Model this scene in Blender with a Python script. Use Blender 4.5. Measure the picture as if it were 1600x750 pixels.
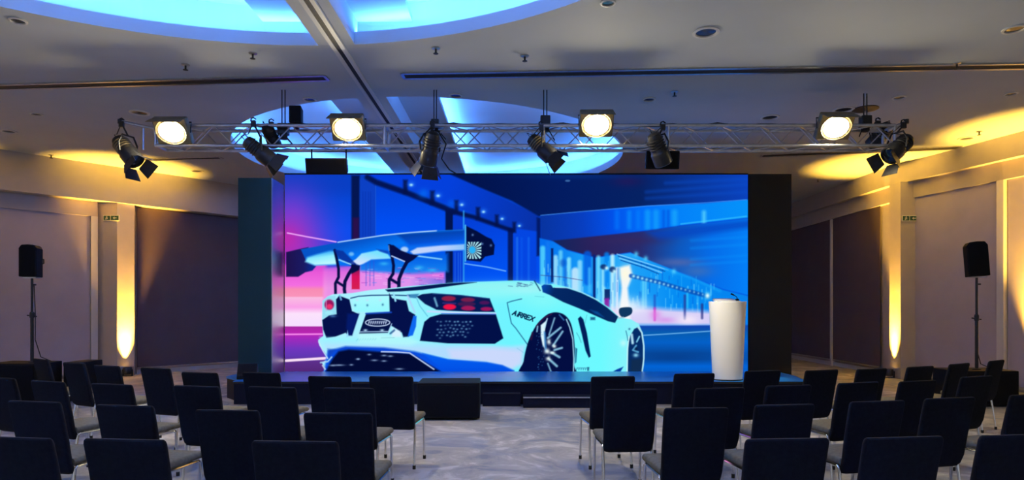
import bpy, bmesh, math, random
import numpy as np
from mathutils import Vector, Matrix, Euler
random.seed(7)
rng = np.random.default_rng(11)
for o in list(bpy.data.objects): bpy.data.objects.remove(o)
sc = bpy.context.scene
COL = sc.collection

# ------------------------------------------------------------------ camera, world, exposure
F, CX, HY, CAMZ = 1000.0, 800.0, 483.0, 1.49          # focal length in pixels of a 1600 x 750 frame, horizon row
cam = bpy.data.cameras.new('camera'); cam.sensor_width = 36.0; cam.lens = 36.0*F/1600.0
cam.shift_y = (HY-375.0)/1600.0; cam.clip_end = 200; cam.clip_start = 0.05
cam_o = bpy.data.objects.new('camera', cam); COL.objects.link(cam_o)
cam_o.location = (0, 0, CAMZ); cam_o.rotation_euler = (math.pi/2, 0, 0); sc.camera = cam_o
world = bpy.data.worlds.new('dim_hall'); sc.world = world; world.use_nodes = True
world.node_tree.nodes['Background'].inputs[0].default_value = (0.80, 0.82, 0.88, 1)
world.node_tree.nodes['Background'].inputs[1].default_value = 0.38
sc.view_settings.view_transform = 'Standard'; sc.view_settings.look = 'None'
sc.view_settings.exposure = 0.0; sc.view_settings.gamma = 1.0; sc.view_settings.use_curve_mapping = False
sc.cycles.max_bounces = 8; sc.cycles.diffuse_bounces = 5; sc.cycles.caustics_reflective = False; sc.cycles.caustics_refractive = False
sc.cycles.sample_clamp_indirect = 6.0
sc.cycles.use_denoising = True

FLOOD_E, COVE_E, UP_E, KEY_E = 320.0, 160.0, 6400.0, 400.0

# ------------------------------------------------------------------ small helpers
def lin(c):
    return tuple(((v/255.0)/12.92 if v/255.0 <= 0.04045 else ((v/255.0+0.055)/1.055)**2.4) for v in c)
def at_z(px, py, z):                                    # point at height z seen at a pixel
    d = (CAMZ-z)*F/(py-HY); return Vector(((px-CX)*d/F, d, z))
def at_d(px, py, d):
    return Vector(((px-CX)*d/F, d, CAMZ-(py-HY)*d/F))
MATS = {}
def mat(name, col, rough=0.6, metal=0.0, bump=0.0, bscale=60.0, vary=0.0, vscale=4.0, emit=None, estr=0.0, sheen=0.0, spec=0.5, trans=0.0):
    if name in MATS: return MATS[name]
    m = bpy.data.materials.new(name); m.use_nodes = True; nt = m.node_tree; b = nt.nodes['Principled BSDF']
    b.inputs['Base Color'].default_value = (*col, 1); b.inputs['Roughness'].default_value = rough; b.inputs['Metallic'].default_value = metal
    b.inputs['Specular IOR Level'].default_value = spec
    if sheen: b.inputs['Sheen Weight'].default_value = sheen; b.inputs['Sheen Roughness'].default_value = 0.4
    tc = nt.nodes.new('ShaderNodeTexCoord')
    if vary:
        n = nt.nodes.new('ShaderNodeTexNoise'); n.inputs['Scale'].default_value = vscale; n.inputs['Detail'].default_value = 5
        nt.links.new(tc.outputs['Object'], n.inputs['Vector'])
        r = nt.nodes.new('ShaderNodeValToRGB'); r.color_ramp.elements[0].position = 0.3; r.color_ramp.elements[1].position = 0.7
        r.color_ramp.elements[0].color = (*[c*(1-vary) for c in col], 1); r.color_ramp.elements[1].color = (*[min(1, c*(1+vary)) for c in col], 1)
        nt.links.new(n.outputs['Fac'], r.inputs['Fac']); nt.links.new(r.outputs['Color'], b.inputs['Base Color'])
    if bump:
        n2 = nt.nodes.new('ShaderNodeTexNoise'); n2.inputs['Scale'].default_value = bscale; n2.inputs['Detail'].default_value = 3
        nt.links.new(tc.outputs['Object'], n2.inputs['Vector'])
        bp = nt.nodes.new('ShaderNodeBump'); bp.inputs['Strength'].default_value = bump; bp.inputs['Distance'].default_value = 0.01
        nt.links.new(n2.outputs['Fac'], bp.inputs['Height']); nt.links.new(bp.outputs['Normal'], b.inputs['Normal'])
    if emit: b.inputs['Emission Color'].default_value = (*emit, 1); b.inputs['Emission Strength'].default_value = estr
    MATS[name] = m; return m

class MB:
    """collects shapes, then links them as ONE mesh object"""
    def __init__(s): s.v = []; s.f = []
    def add(s, v, f):
        k = len(s.v); s.v += [tuple(p) for p in v]; s.f += [tuple(i+k for i in q) for q in f]; return s
    def box(s, x0, x1, y0, y1, z0, z1, M=None):
        v = [Vector((x, y, z)) for z in (z0, z1) for y in (y0, y1) for x in (x0, x1)]
        if M: v = [M @ p for p in v]
        return s.add(v, [(0,2,3,1),(4,5,7,6),(0,1,5,4),(2,6,7,3),(0,4,6,2),(1,3,7,5)])
    def prism(s, pts, z0, z1):
        n = len(pts)
        a = sum(pts[i][0]*pts[(i+1)%n][1]-pts[(i+1)%n][0]*pts[i][1] for i in range(n))
        if a < 0: pts = pts[::-1]
        v = [(p[0], p[1], z0) for p in pts]+[(p[0], p[1], z1) for p in pts]
        return s.add(v, [tuple(range(n))[::-1], tuple(range(n, 2*n))]+[(i, (i+1)%n, (i+1)%n+n, i+n) for i in range(n)])
    def tube(s, pts, r, n=8, cap=True, r2=None):
        pts = [Vector(p) for p in pts]; rings = []; m = len(pts)
        up = None
        for i, p in enumerate(pts):
            t = (pts[min(i+1, m-1)]-pts[max(i-1, 0)]).normalized()
            if up is None:
                up = Vector((0,0,1)) if abs(t.z) < 0.9 else Vector((1,0,0))
            a = t.cross(up).normalized(); b = a.cross(t).normalized(); up = b
            rr = r if r2 is None else r+(r2-r)*i/(m-1)
            rings.append([p+a*rr*math.cos(2*math.pi*k/n)+b*rr*math.sin(2*math.pi*k/n) for k in range(n)])
        v = [q for ring in rings for q in ring]; f = []
        for i in range(m-1):
            for k in range(n): f.append((i*n+k, (i+1)*n+k, (i+1)*n+(k+1)%n, i*n+(k+1)%n))
        if cap: f.append(tuple(range(n))); f.append(tuple(range((m-1)*n, m*n))[::-1])
        return s.add(v, f)
    def lathe(s, prof, n=24, M=None, sx=1, sy=1):
        v = []; f = []
        for r, z in prof:
            for k in range(n):
                p = Vector((r*sx*math.cos(2*math.pi*k/n), r*sy*math.sin(2*math.pi*k/n), z)); v.append(M @ p if M else p)
        for i in range(len(prof)-1):
            for k in range(n): f.append((i*n+k, i*n+(k+1)%n, (i+1)*n+(k+1)%n, (i+1)*n+k))
        if prof[0][0] > 1e-6: f.append(tuple(range(n))[::-1])
        if prof[-1][0] > 1e-6: f.append(tuple(range((len(prof)-1)*n, len(prof)*n)))
        return s.add(v, f)
    def loft(s, secs, cap=True):
        n = len(secs[0]); v = [p for q in secs for p in q]; f = []
        for i in range(len(secs)-1):
            for k in range(n): f.append((i*n+k, i*n+(k+1)%n, (i+1)*n+(k+1)%n, (i+1)*n+k))
        if cap: f.append(tuple(range(n))[::-1]); f.append(tuple(range((len(secs)-1)*n, len(secs)*n)))
        return s.add(v, f)
    def mesh(s, name, m, smooth=False, bevel=0.0, seg=2):
        me = bpy.data.meshes.new(name); me.from_pydata(s.v, [], s.f); me.update()
        if bevel:
            bm = bmesh.new(); bm.from_mesh(me)
            bmesh.ops.remove_doubles(bm, verts=bm.verts, dist=1e-5)
            es = [e for e in bm.edges if len(e.link_faces) == 2 and e.calc_face_angle(0) > 0.6]
            bmesh.ops.bevel(bm, geom=es, offset=bevel, segments=seg, profile=0.5, affect='EDGES', clamp_overlap=True)
            bm.to_mesh(me); bm.free()
        bm = bmesh.new(); bm.from_mesh(me); bmesh.ops.recalc_face_normals(bm, faces=bm.faces); bm.to_mesh(me); bm.free()
        if smooth:
            me.shade_smooth()
            try: me.set_sharp_from_angle(angle=math.radians(40))
            except Exception: pass
        me.materials.append(m); return me
    def build(s, name, m, parent=None, smooth=False, bevel=0.0, seg=2, label=None):
        return place(name, s.mesh(name, m, smooth, bevel, seg), parent, label)
def place(name, me, parent=None, label=None, M=None):
    o = bpy.data.objects.new(name, me); COL.objects.link(o)
    if parent: o.parent = parent
    if M is not None: o.matrix_local = M
    if label: o['label'] = label
    return o
def empty(name, loc=(0,0,0), rz=0):
    o = bpy.data.objects.new(name, None); COL.objects.link(o); o.location = loc; o.rotation_euler = (0,0,rz); o.empty_display_size = 0.1; return o
def tag(o, label, cat, group=None):
    o['label'] = label; o['category'] = cat
    if group: o['group'] = group
    return o
def struct(o, label=None, cat=None):
    o['kind'] = 'structure'
    if label: o['label'] = label
    if cat: o['category'] = cat
    return o
def copy_tree(o, parent=None):
    c = o.copy(); COL.objects.link(c); c.parent = parent
    for ch in o.children:
        copy_tree(ch, c)
    return c
def look_matrix(loc, direction, upish=(0,0,1)):         # local -Z points along direction
    d = Vector(direction).normalized(); return Matrix.Translation(loc) @ d.to_track_quat('-Z', 'Y').to_matrix().to_4x4()

# ------------------------------------------------------------------ materials
M_ceil = mat('painted_ceiling', (0.55, 0.60, 0.63), 0.8, bump=0.05, bscale=8, vary=0.03, vscale=1.2)
M_cove = mat('cove_paint', (0.82, 0.82, 0.82), 0.8)
M_wall = mat('wall_paint', (0.50, 0.46, 0.44), 0.75, bump=0.06, bscale=30, vary=0.04)
M_trimw = mat('white_trim', (0.72, 0.72, 0.70), 0.5)
M_blind = mat('grey_blind', (0.50, 0.46, 0.52), 0.85, bump=0.1, bscale=200, vary=0.05, vscale=2)
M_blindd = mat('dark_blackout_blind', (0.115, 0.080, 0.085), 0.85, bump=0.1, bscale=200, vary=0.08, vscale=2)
M_black = mat('matt_black', (0.006, 0.006, 0.0065), 0.6, bump=0.05, bscale=90, spec=0.2)
M_blackm = mat('black_metal', (0.015, 0.015, 0.017), 0.38, metal=0.0, vary=0.3, vscale=20)
M_grille = mat('speaker_grille', (0.004, 0.004, 0.0045), 0.7, bump=0.6, bscale=400, spec=0.2)
M_alu = mat('aluminium', (0.62, 0.63, 0.66), 0.32, metal=1.0, vary=0.12, vscale=12)
M_chrome = mat('chrome', (0.85, 0.85, 0.86), 0.12, metal=1.0)
M_fab = mat('chair_fabric', (0.0085, 0.0090, 0.0115), 0.95, bump=0.25, bscale=260, vary=0.25, vscale=40, spec=0.2)
M_seat = mat('floodlit_seat_fabric', (0.150, 0.132, 0.084), 0.9, bump=0.25, bscale=260, vary=0.2, vscale=40, spec=0.3)  # black chair fabric with the warm floodlight put into its colour
M_rub = mat('black_rubber', (0.01, 0.01, 0.01), 0.7)
M_wingL = mat('dark_teal_drape', (0.016, 0.060, 0.050), 0.75, bump=0.15, bscale=120)
M_return = mat('added_return_satin', (0.62, 0.62, 0.62), 0.42, metal=1.0)
M_wingR = mat('black_drape', (0.014, 0.013, 0.006), 0.85, bump=0.15, bscale=120)
M_stage = mat('screenlit_stage_carpet', (0.02, 0.30, 1.0), 0.28, bump=0.2, bscale=150, vary=0.12, vscale=3)  # dark blue carpet, brightened in colour for the screen's glow
M_skirt = mat('stage_skirt', (0.004, 0.006, 0.018), 0.7, bump=0.1, bscale=80, spec=0.25)
M_lect = mat('white_plastic', (0.86, 0.85, 0.80), 0.4)
M_slot = mat('dark_slot', (0.02, 0.02, 0.022), 0.7)
M_ledblue = mat('cove_led', (0.1, 0.1, 0.1), 0.5, emit=(0.06, 0.26, 1.0), estr=COVE_E)
M_flood = mat('flood_lens', (0.9, 0.9, 0.8), 0.2, emit=(1.0, 0.84, 0.52), estr=FLOOD_E)
M_amber = mat('amber_lens', (0.9, 0.6, 0.2), 0.2, emit=(1.0, 0.55, 0.08), estr=12)
M_glass = mat('lens_glass', (0.03, 0.035, 0.04), 0.08, spec=0.8)
M_warmlit = mat('warmlit_gold_metal', (0.30, 0.24, 0.13), 0.4, metal=0.6, vary=0.2, vscale=15)  # lamp metal with the warm light falling on it put into the colour
M_green = mat('sign_green', (0.02, 0.10, 0.06), 0.5)
M_cream = mat('sign_cream', (0.75, 0.76, 0.62), 0.5)

def carpet():
    m = bpy.data.materials.new('carpet'); m.use_nodes = True; nt = m.node_tree; b = nt.nodes['Principled BSDF']; N = nt.nodes.new; L = nt.links.new
    tc = N('ShaderNodeTexCoord'); mp = N('ShaderNodeMapping'); mp.inputs['Scale'].default_value = (0.95, 1.05, 1); L(tc.outputs['Object'], mp.inputs['Vector'])
    n1 = N('ShaderNodeTexNoise'); n1.inputs['Scale'].default_value = 1.6; n1.inputs['Detail'].default_value = 8; n1.inputs['Roughness'].default_value = 0.68; n1.inputs['Distortion'].default_value = 1.2; L(mp.outputs[0], n1.inputs['Vector'])
    r1 = N('ShaderNodeValToRGB'); e = r1.color_ramp.elements
    e[0].position = 0.36; e[0].color = (0.19, 0.22, 0.29, 1); e[1].position = 0.62; e[1].color = (0.56, 0.55, 0.55, 1)
    k = r1.color_ramp.elements.new(0.47); k.color = (0.33, 0.325, 0.33, 1); k = r1.color_ramp.elements.new(0.54); k.color = (0.37, 0.365, 0.37, 1); L(n1.outputs['Fac'], r1.inputs['Fac'])
    n2 = N('ShaderNodeTexNoise'); n2.inputs['Scale'].default_value = 0.9; n2.inputs['Detail'].default_value = 3; L(mp.outputs[0], n2.inputs['Vector'])
    r2 = N('ShaderNodeValToRGB'); r2.color_ramp.elements[0].position = 0.56; r2.color_ramp.elements[1].position = 0.62; L(n2.outputs['Fac'], r2.inputs['Fac'])
    mx = N('ShaderNodeMix'); mx.data_type = 'RGBA'; mx.inputs['B'].default_value = (0.16, 0.23, 0.40, 1)
    mu = N('ShaderNodeMath'); mu.operation = 'MULTIPLY'; mu.inputs[1].default_value = 0.38; L(r2.outputs['Color'], mu.inputs[0])
    L(mu.outputs[0], mx.inputs['Factor']); L(r1.outputs['Color'], mx.inputs['A']); L(mx.outputs['Result'], b.inputs['Base Color'])
    n3 = N('ShaderNodeTexNoise'); n3.inputs['Scale'].default_value = 220; L(tc.outputs['Object'], n3.inputs['Vector'])
    bp = N('ShaderNodeBump'); bp.inputs['Strength'].default_value = 0.3; bp.inputs['Distance'].default_value = 0.005; L(n3.outputs['Fac'], bp.inputs['Height']); L(bp.outputs[0], b.inputs['Normal'])
    b.inputs['Roughness'].default_value = 0.75
    return m
M_carpet = carpet()

# ------------------------------------------------------------------ room shell
ZC = 4.62                                              # ceiling height
struct(MB().box(-15, 13, -4, 20.2, -0.1, 0).build('floor', M_carpet), 'grey patterned carpet floor with pale and blue patches', 'floor')

C2 = (-1.62, 13.3, 3.87); C1 = (-2.38, 2.78, 4.82)      # the two round coves: x, y, radius
BX0, BX1 = -2.30, -1.86                                # the beam that crosses both coves
def ring(c, r, n=96): return [(c[0]+r*math.cos(2*math.pi*k/n), c[1]+r*math.sin(2*math.pi*k/n)) for k in range(n)]
bm = bmesh.new()
def loop(pts):
    vs = [bm.verts.new((x, y, ZC)) for x, y in pts]; return [bm.edges.new((vs[i], vs[(i+1) % len(vs)])) for i in range(len(vs))]
es = loop([(-15, -4), (13, -4), (13, 20.2), (-15, 20.2)])+loop(ring(C1, C1[2]))+loop(ring(C2, C2[2]))
bmesh.ops.triangle_fill(bm, use_beauty=True, use_dissolve=False, edges=es)
me = bpy.data.meshes.new('ceiling'); bm.to_mesh(me); bm.free(); me.materials.append(M_ceil)
ceiling = struct(place('ceiling', me), 'pale painted ceiling with two round recessed coves', 'ceiling')
def cove(c):
    x, y, r = c; RO = r+0.34; ZT = 5.22; n = 96
    a, b_, d_, e_ = ring(c, r), ring(c, r), ring(c, RO), ring(c, RO)
    m = MB(); v = [(p[0], p[1], ZC) for p in a]+[(p[0], p[1], ZC+0.15) for p in b_]
    m.add(v, [(k, (k+1)%n, (k+1)%n+n, k+n) for k in range(n)])
    m.build('cove_lip', M_cove, ceiling, smooth=True)
    m = MB(); v = [(p[0], p[1], ZC+0.15) for p in a]+[(p[0], p[1], ZC+0.15) for p in d_]+[(p[0], p[1], ZT) for p in e_]+[(x, y, ZT)]
    f = [(k, (k+1)%n, (k+1)%n+n, k+n) for k in range(n)]+[(k+n, (k+1)%n+n, (k+1)%n+2*n, k+2*n) for k in range(n)]+[(k+2*n, (k+1)%n+2*n, 3*n) for k in range(n)]
    m.add(v, f); m.build('cove_dome', M_cove, ceiling)
    # light strip lying on the ledge
    i_, o_ = ring(c, r+0.08), ring(c, r+0.115)
    m = MB(); v = [(p[0], p[1], ZC+0.158) for p in i_]+[(p[0], p[1], ZC+0.170) for p in o_]
    m.add(v, [(k, (k+1)%n, (k+1)%n+n, k+n) for k in range(n)]); m.build('light_strip', M_ledblue, ceiling)
    # wide dropped panel over the beam, with light strips hidden on its top edges
    sx0, sx1 = BX0-0.70, BX1+0.66
    hw = math.sqrt(RO*RO-max(abs(sx0-x), abs(sx1-x))**2)-0.10
    y0, y1 = y-hw, y+hw
    MB().box(sx0, sx1, y0, y1, ZC+0.33, ZC+0.40).build('dropped_panel', M_ceil, ceiling)
    for sx in (sx0+0.03, sx1-0.05):
        MB().box(sx, sx+0.02, y0+0.05, y1-0.05, ZC+0.402, ZC+0.412).build('light_strip', M_ledblue, ceiling)
    yb = math.sqrt(r*r-(BX0-x)**2)
    MB().box(BX0, BX1, y-yb-0.1, y+yb+0.1, ZC+0.001, ZC+0.335).build('beam', M_ceil, ceiling)
cove(C1); cove(C2)
# partition rail down the middle of the beam
rail = tag(empty('partition_rail', (-2.07, 7.0, ZC-0.001)), 'long straight partition rail on the ceiling beam', 'rail')
MB().box(-0.03, 0.03, -10, 10.5, -0.012, 0.0).build('slot', M_slot, rail)
for x0 in (-0.08, 0.03): MB().box(x0, x0+0.05, -10, 10.5, -0.022, 0.0).build('flange', M_trimw, rail)

# left wall, running obliquely; LF is its fascia line on the ceiling
LF0 = Vector((-10.0, 12.57)); LU = Vector((0.654, 0.756)).normalized(); LN = Vector((LU.y, -LU.x))
def lp(s, off=0.0): q = LF0+LU*s-LN*off; return (q.x, q.y)
def ls(px, off=0.0):                                   # parameter where the wall line crosses a pixel column
    k = (px-CX)/F; a = LF0-LN*off; return (k*a.y-a.x)/(LU.x-k*LU.y)
def lbox(s0, s1, o0, o1, z0, z1, m=None):
    return (m or MB()).prism([lp(s0, o0), lp(s1, o0), lp(s1, o1), lp(s0, o1)], z0, z1)
WO = 0.38
wl = struct(lbox(-9, 9.8, WO, WO+0.2, 0, ZC).build('wall_left', M_wall), 'oblique left wall with deep fascia and window bays', 'wall')
lbox(-9, 9.8, 0, WO, 3.84, ZC).build('fascia', M_wall, wl)
s_pil0, s_pil1 = ls(153, WO), ls(211, WO)
PB, PC = lp(ls(183, 0.05), 0.05), lp(ls(210, 0.10), 0.10)
pil = MB().prism([lp(s_pil0, WO), PB, PC, lp(s_pil1, WO)], 0, 3.84).build('pilaster', M_wall, wl)
lbox(-9, ls(150, WO), WO-0.10, WO, 3.52, 3.84).build('window_header', M_wall, wl)
lbox(ls(213, WO), 9.8, WO-0.04, WO, 0, 0.10).build('skirting', M_trimw, wl)
def blind(name, m, lab, grp='roller blinds along the side walls'):
    return tag(m.build(name, M_blind), lab, 'blind', grp)
def wall_blind(pfun, s0, s1, o, z0, z1, lab, fm=None):
    e = empty('roller_blind', (*pfun((s0+s1)/2, o), z0)); loc = Matrix.Translation(e.location).inverted()
    mb = MB()
    n = max(4, int(abs(s1-s0)/0.25)); rows = []
    pts = []
    for i in range(n+1):
        t = i/n; pts.append(pfun(s0+(s1-s0)*t, o))
    back = [pfun(s0+(s1-s0)*i/n, o+0.012) for i in range(n+1)]
    mb.prism(pts+back[::-1], z0+0.03, z1)
    mb.v = [tuple(loc @ Vector(p)) for p in mb.v]
    mb.build('fabric', fm or M_blind, e)
    mb = MB().prism([pfun(s0, o-0.015), pfun(s1, o-0.015), pfun(s1, o+0.025), pfun(s0, o+0.025)], z0, z0+0.035)
    mb.v = [tuple(loc @ Vector(p)) for p in mb.v]; mb.build('bottom_bar', M_alu, e)
    return tag(e, lab, 'blind', 'roller blinds along the side walls')
wall_blind(lp, -8.8, -4.2, WO-0.06, 0.02, 3.52, 'grey roller blind at the far left, beyond the frame edge')
wall_blind(lp, -4.1, ls(141, WO-0.06), WO-0.06, 0.06, 3.52, 'pale grey roller blind behind the left loudspeaker on its pole')
wall_blind(lp, ls(214, WO-0.05), 9.6, WO-0.06, 0.12, 3.83, 'dark blackout roller blind between left pilaster and video screen', M_blindd)
struct(lbox(ls(142, WO-0.08), ls(152.5, WO-0.08), WO-0.10, WO, 0, 3.52).build('trim_1', M_trimw), 'white window post beside the left pilaster', 'window post')

# right wall: straight behind the screen, splayed outwards nearer the camera
KY, KX, SP = 14.2, 8.5, 0.245
RL = math.sqrt(1+SP*SP)
def rp(y, off=0.0):                                    # off > 0 is behind the wall face
    return (KX+off, y) if y >= KY else (KX+SP*(KY-y)+off, y)
def ry(px, off=0.0):
    k = (px-CX)/F; y = (KX+off)/k
    return y if y >= KY else (KX+off+SP*KY)/(k+SP)
def rbox(y0, y1, o0, o1, z0, z1, m=None):
    ys = [y0, y1] if (y0-KY)*(y1-KY) >= 0 else [y0, KY, y1]
    return (m or MB()).prism([rp(y, o0) for y in ys]+[rp(y, o1) for y in ys[::-1]], z0, z1)
wr = struct(rbox(20.2, -4, 0.0, 0.2, 0, ZC).build('wall_right', M_wall), 'splayed right wall with stepped fascia and window bays', 'wall')
rbox(20.2, -4, -0.24, 0, 4.20, ZC).build('fascia', M_wall, wr)
rbox(20.2, -4, -0.10, 0, 3.86, 4.20).build('window_header', M_wall, wr)
yp0, yp1 = 13.62, 14.02
MB().prism([(8.27, yp0), (8.27, yp1), (8.75, yp1), (8.75, yp0)], 0, 4.20).build('pilaster', M_wall, wr)
rbox(19.9, yp1+0.05, -0.04, 0, 0, 0.10).build('skirting', M_trimw, wr)
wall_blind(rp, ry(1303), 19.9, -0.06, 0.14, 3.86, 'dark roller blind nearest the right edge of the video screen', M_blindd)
wall_blind(rp, ry(1305), ry(1379), -0.06, 0.14, 3.86, 'brown blackout roller blind left of the right pilaster', M_blindd)
wall_blind(rp, ry(1432), ry(1566), -0.06, 0.05, 3.86, 'pale grey roller blind behind the right loudspeaker on its pole')
wall_blind(rp, ry(1580), 6.0, -0.06, 0.05, 3.86, 'amber washed roller blind at the right picture edge')
struct(rbox(ry(1420), ry(1431), -0.12, 0, 0, 3.86).build('trim_2', M_trimw), 'white window post beside the right pilaster', 'window post')
struct(rbox(ry(1567), ry(1578), -0.12, 0, 0, 3.86).build('trim_3', M_trimw), 'white window post near the right picture edge', 'window post')
struct(rbox(ry(1302), ry(1304.5), -0.09, 0, 0, 3.86).build('trim_4', M_trimw), 'thin white post between the two dark right blinds', 'window post')
struct(MB().box(-9, 9, 20.0, 20.2, 0, ZC).build('wall_back', M_wall), 'wall behind the video screen', 'wall')

# ------------------------------------------------------------------ video screen picture, drawn as per-vertex colour
PX0, PX1, PY0, PY1 = 445.0, 1168.5, 273.0, 582.0
GW, GH = 941, 402
gx = np.linspace(PX0, PX1, GW); gy = np.linspace(PY0, PY1, GH)
XX, YY = np.meshgrid(gx, gy)
IMG = np.zeros((GH, GW, 3)); IMG[:] = (6, 68, 214)
def cat(pts, closed=True, n=6):
    P = np.array(pts, float); m = len(P); out = []
    for i in range(m if closed else m-1):
        if closed: p0, p1, p2, p3 = P[i-1], P[i], P[(i+1)%m], P[(i+2)%m]
        else: p0, p1, p2, p3 = P[max(i-1,0)], P[i], P[i+1], P[min(i+2,m-1)]
        for k in range(n):
            t = k/n; out.append(0.5*((2*p1)+(-p0+p2)*t+(2*p0-5*p1+4*p2-p3)*t*t+(-p0+3*p1-3*p2+p3)*t**3))
    if not closed: out.append(P[-1])
    return np.array(out)
def window(P, pad):
    x0, y0 = P.min(0)-pad; x1, y1 = P.max(0)+pad
    i0, i1 = np.searchsorted(gx, x0), np.searchsorted(gx, x1); j0, j1 = np.searchsorted(gy, y0), np.searchsorted(gy, y1)
    return slice(max(j0,0), max(j1,0)), slice(max(i0,0), max(i1,0))
def seg_dist(X, Y, A, B):
    dx, dy = B[0]-A[0], B[1]-A[1]; L = dx*dx+dy*dy+1e-9
    t = np.clip(((X-A[0])*dx+(Y-A[1])*dy)/L, 0, 1); return np.hypot(X-A[0]-t*dx, Y-A[1]-t*dy)
def blend(sl, a, col):
    T = IMG[sl]
    c = col(XX[sl], YY[sl]) if callable(col) else np.array(col, float)
    IMG[sl] = T*(1-a[..., None])+c*a[..., None]
def poly(pts, col, soft=1.2, alpha=1.0, smooth=False):
    P = cat(pts) if smooth else np.array(pts, float)
    sl = window(P, soft+1); X, Y = XX[sl], YY[sl]
    if X.size == 0: return
    ins = np.zeros(X.shape, bool); D = np.full(X.shape, 1e9)
    for i in range(len(P)):
        A, B = P[i-1], P[i]
        D = np.minimum(D, seg_dist(X, Y, A, B))
        if A[1] != B[1]:
            ins ^= ((A[1] > Y) != (B[1] > Y)) & (X < (B[0]-A[0])*(Y-A[1])/(B[1]-A[1])+A[0])
    sd = np.where(ins, D, -D); a = np.clip(0.5+sd/soft, 0, 1)*alpha
    blend(sl, a, col)
def line(pts, w, col, soft=1.0, alpha=1.0, smooth=False):
    P = cat(pts, False) if smooth else np.array(pts, float)
    sl = window(P, w+soft+1); X, Y = XX[sl], YY[sl]
    if X.size == 0: return
    D = np.full(X.shape, 1e9)
    for i in range(len(P)-1): D = np.minimum(D, seg_dist(X, Y, P[i], P[i+1]))
    blend(sl, np.clip(0.5+(w/2-D)/soft, 0, 1)*alpha, col)
def blob(cx, cy, rx, ry_, col, alpha=1.0, power=1.0):
    sl = window(np.array([[cx-rx*2.4, cy-ry_*2.4], [cx+rx*2.4, cy+ry_*2.4]]), 0); X, Y = XX[sl], YY[sl]
    if X.size == 0: return
    blend(sl, np.exp(-(((X-cx)/rx)**2+((Y-cy)/ry_)**2)**power)*alpha, col)
def ell(cx, cy, rx, ry_, col, soft=1.2, alpha=1.0, rot=0.0):
    t = np.linspace(0, 2*np.pi, 28, endpoint=False); c, s = math.cos(rot), math.sin(rot)
    poly(np.stack([cx+rx*np.cos(t)*c-ry_*np.sin(t)*s, cy+rx*np.cos(t)*s+ry_*np.sin(t)*c], 1), col, soft, alpha)
def grad(*stops):                                       # stops: ((x, y), colour) two or more along a line
    A = np.array(stops[0][0], float); B = np.array(stops[-1][0], float); d = B-A; L = d@d
    ts = [((np.array(s[0], float)-A)@d)/L for s in stops]; cs = np.array([s[1] for s in stops], float)
    def f(X, Y):
        t = ((X-A[0])*d[0]+(Y-A[1])*d[1])/L
        return np.stack([np.interp(t, ts, cs[:, k]) for k in range(3)], -1)
    return f
def R(x0, y0, x1, y1): return [(x0, y0), (x1, y0), (x1, y1), (x0, y1)]

# tunnel wall on the left
poly(R(440, 270, 845, 460), grad(((600, 272), (6, 62, 190)), ((600, 360), (2, 78, 240)), ((600, 450), (2, 76, 232))), 0.5)
poly(R(440, 270, 552, 300), (8, 62, 196), 20)
blob(450, 395, 62, 62, (176, 48, 190), 0.95); blob(455, 345, 42, 52, (142, 58, 206), 0.75); blob(447, 372, 26, 24, (196, 40, 170), 0.8)
poly(R(549, 274, 562, 380), (4, 22, 82), 3.5); poly(R(551, 340, 561, 380), (40, 16, 76), 4)
poly(R(562.5, 280, 587, 410), (12, 64, 196), 2)
for x in (567, 571, 575.5, 579): line([(x, 300), (x, 372)], 1.4, (8, 52, 176), 1.5, 0.8)
line([(587, 285), (587, 370)], 0.8, (60, 130, 240), 1.5, 0.5)
poly([(588, 283), (640, 300), (697, 326), (697, 440), (588, 440)], grad(((640, 290), (4, 66, 214)), ((640, 350), (0, 78, 242)), ((640, 440), (0, 90, 240))), 2)
poly(R(696, 326, 708, 446), (2, 20, 78), 2.5); poly(R(708, 330, 723.5, 446), (6, 62, 214), 2)
for x in (711, 716, 719.5): line([(x, 395), (x, 441)], 0.9, (60, 140, 245), 1.2, 0.6)
poly([(726, 338), (795, 360), (795, 445), (726, 445)], grad(((730, 340), (4, 62, 214)), ((760, 440), (0, 84, 246))), 1.5)
poly(R(793.5, 356, 802, 446), (4, 26, 100), 3); poly(R(802, 352, 838, 446), (4, 70, 226), 2)
for x, c in ((808, (40, 130, 245)), (815, (10, 90, 240)), (826, (20, 110, 245))): line([(x, 372), (x, 446)], 3, c, 3, 0.6)
# frieze with lamps, and the dark band under it
poly([(560, 272), (706, 272), (842, 336), (842, 362), (800, 356), (740, 334), (690, 316), (640, 296), (590, 280)], grad(((600, 275), (4, 64, 226)), ((700, 300), (4, 64, 220)), ((835, 345), (8, 50, 170))), 3)
line([(574, 277), (588, 285), (640, 303), (700, 327), (708, 331)], 8.5, (3, 18, 78), 4, 0.95); line([(708, 331), (740, 339), (800, 360)], 7, (3, 18, 78), 4, 0.95)
for x, y, s in ((638, 289, 1.0), (680, 306, 1.0), (717, 320, .9), (751, 331, .9), (780, 342, .8), (807, 353, .75)):
    poly(R(x-8*s, y-8*s, x-1*s, y+14*s), (4, 18, 74), 4, 0.9); blob(x+4.5, y-1, 6*s, 5*s, (30, 110, 245), 0.7); blob(x+4.5, y, 2.8*s, 2.1*s, (170, 235, 255), 1.0)
blob(662, 302, 8, 7, (6, 110, 245), 0.7); blob(705, 318, 6, 6, (6, 100, 245), 0.6)
poly(R(838.5, 340, 845, 400), (3, 26, 104), 3.5)
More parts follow.
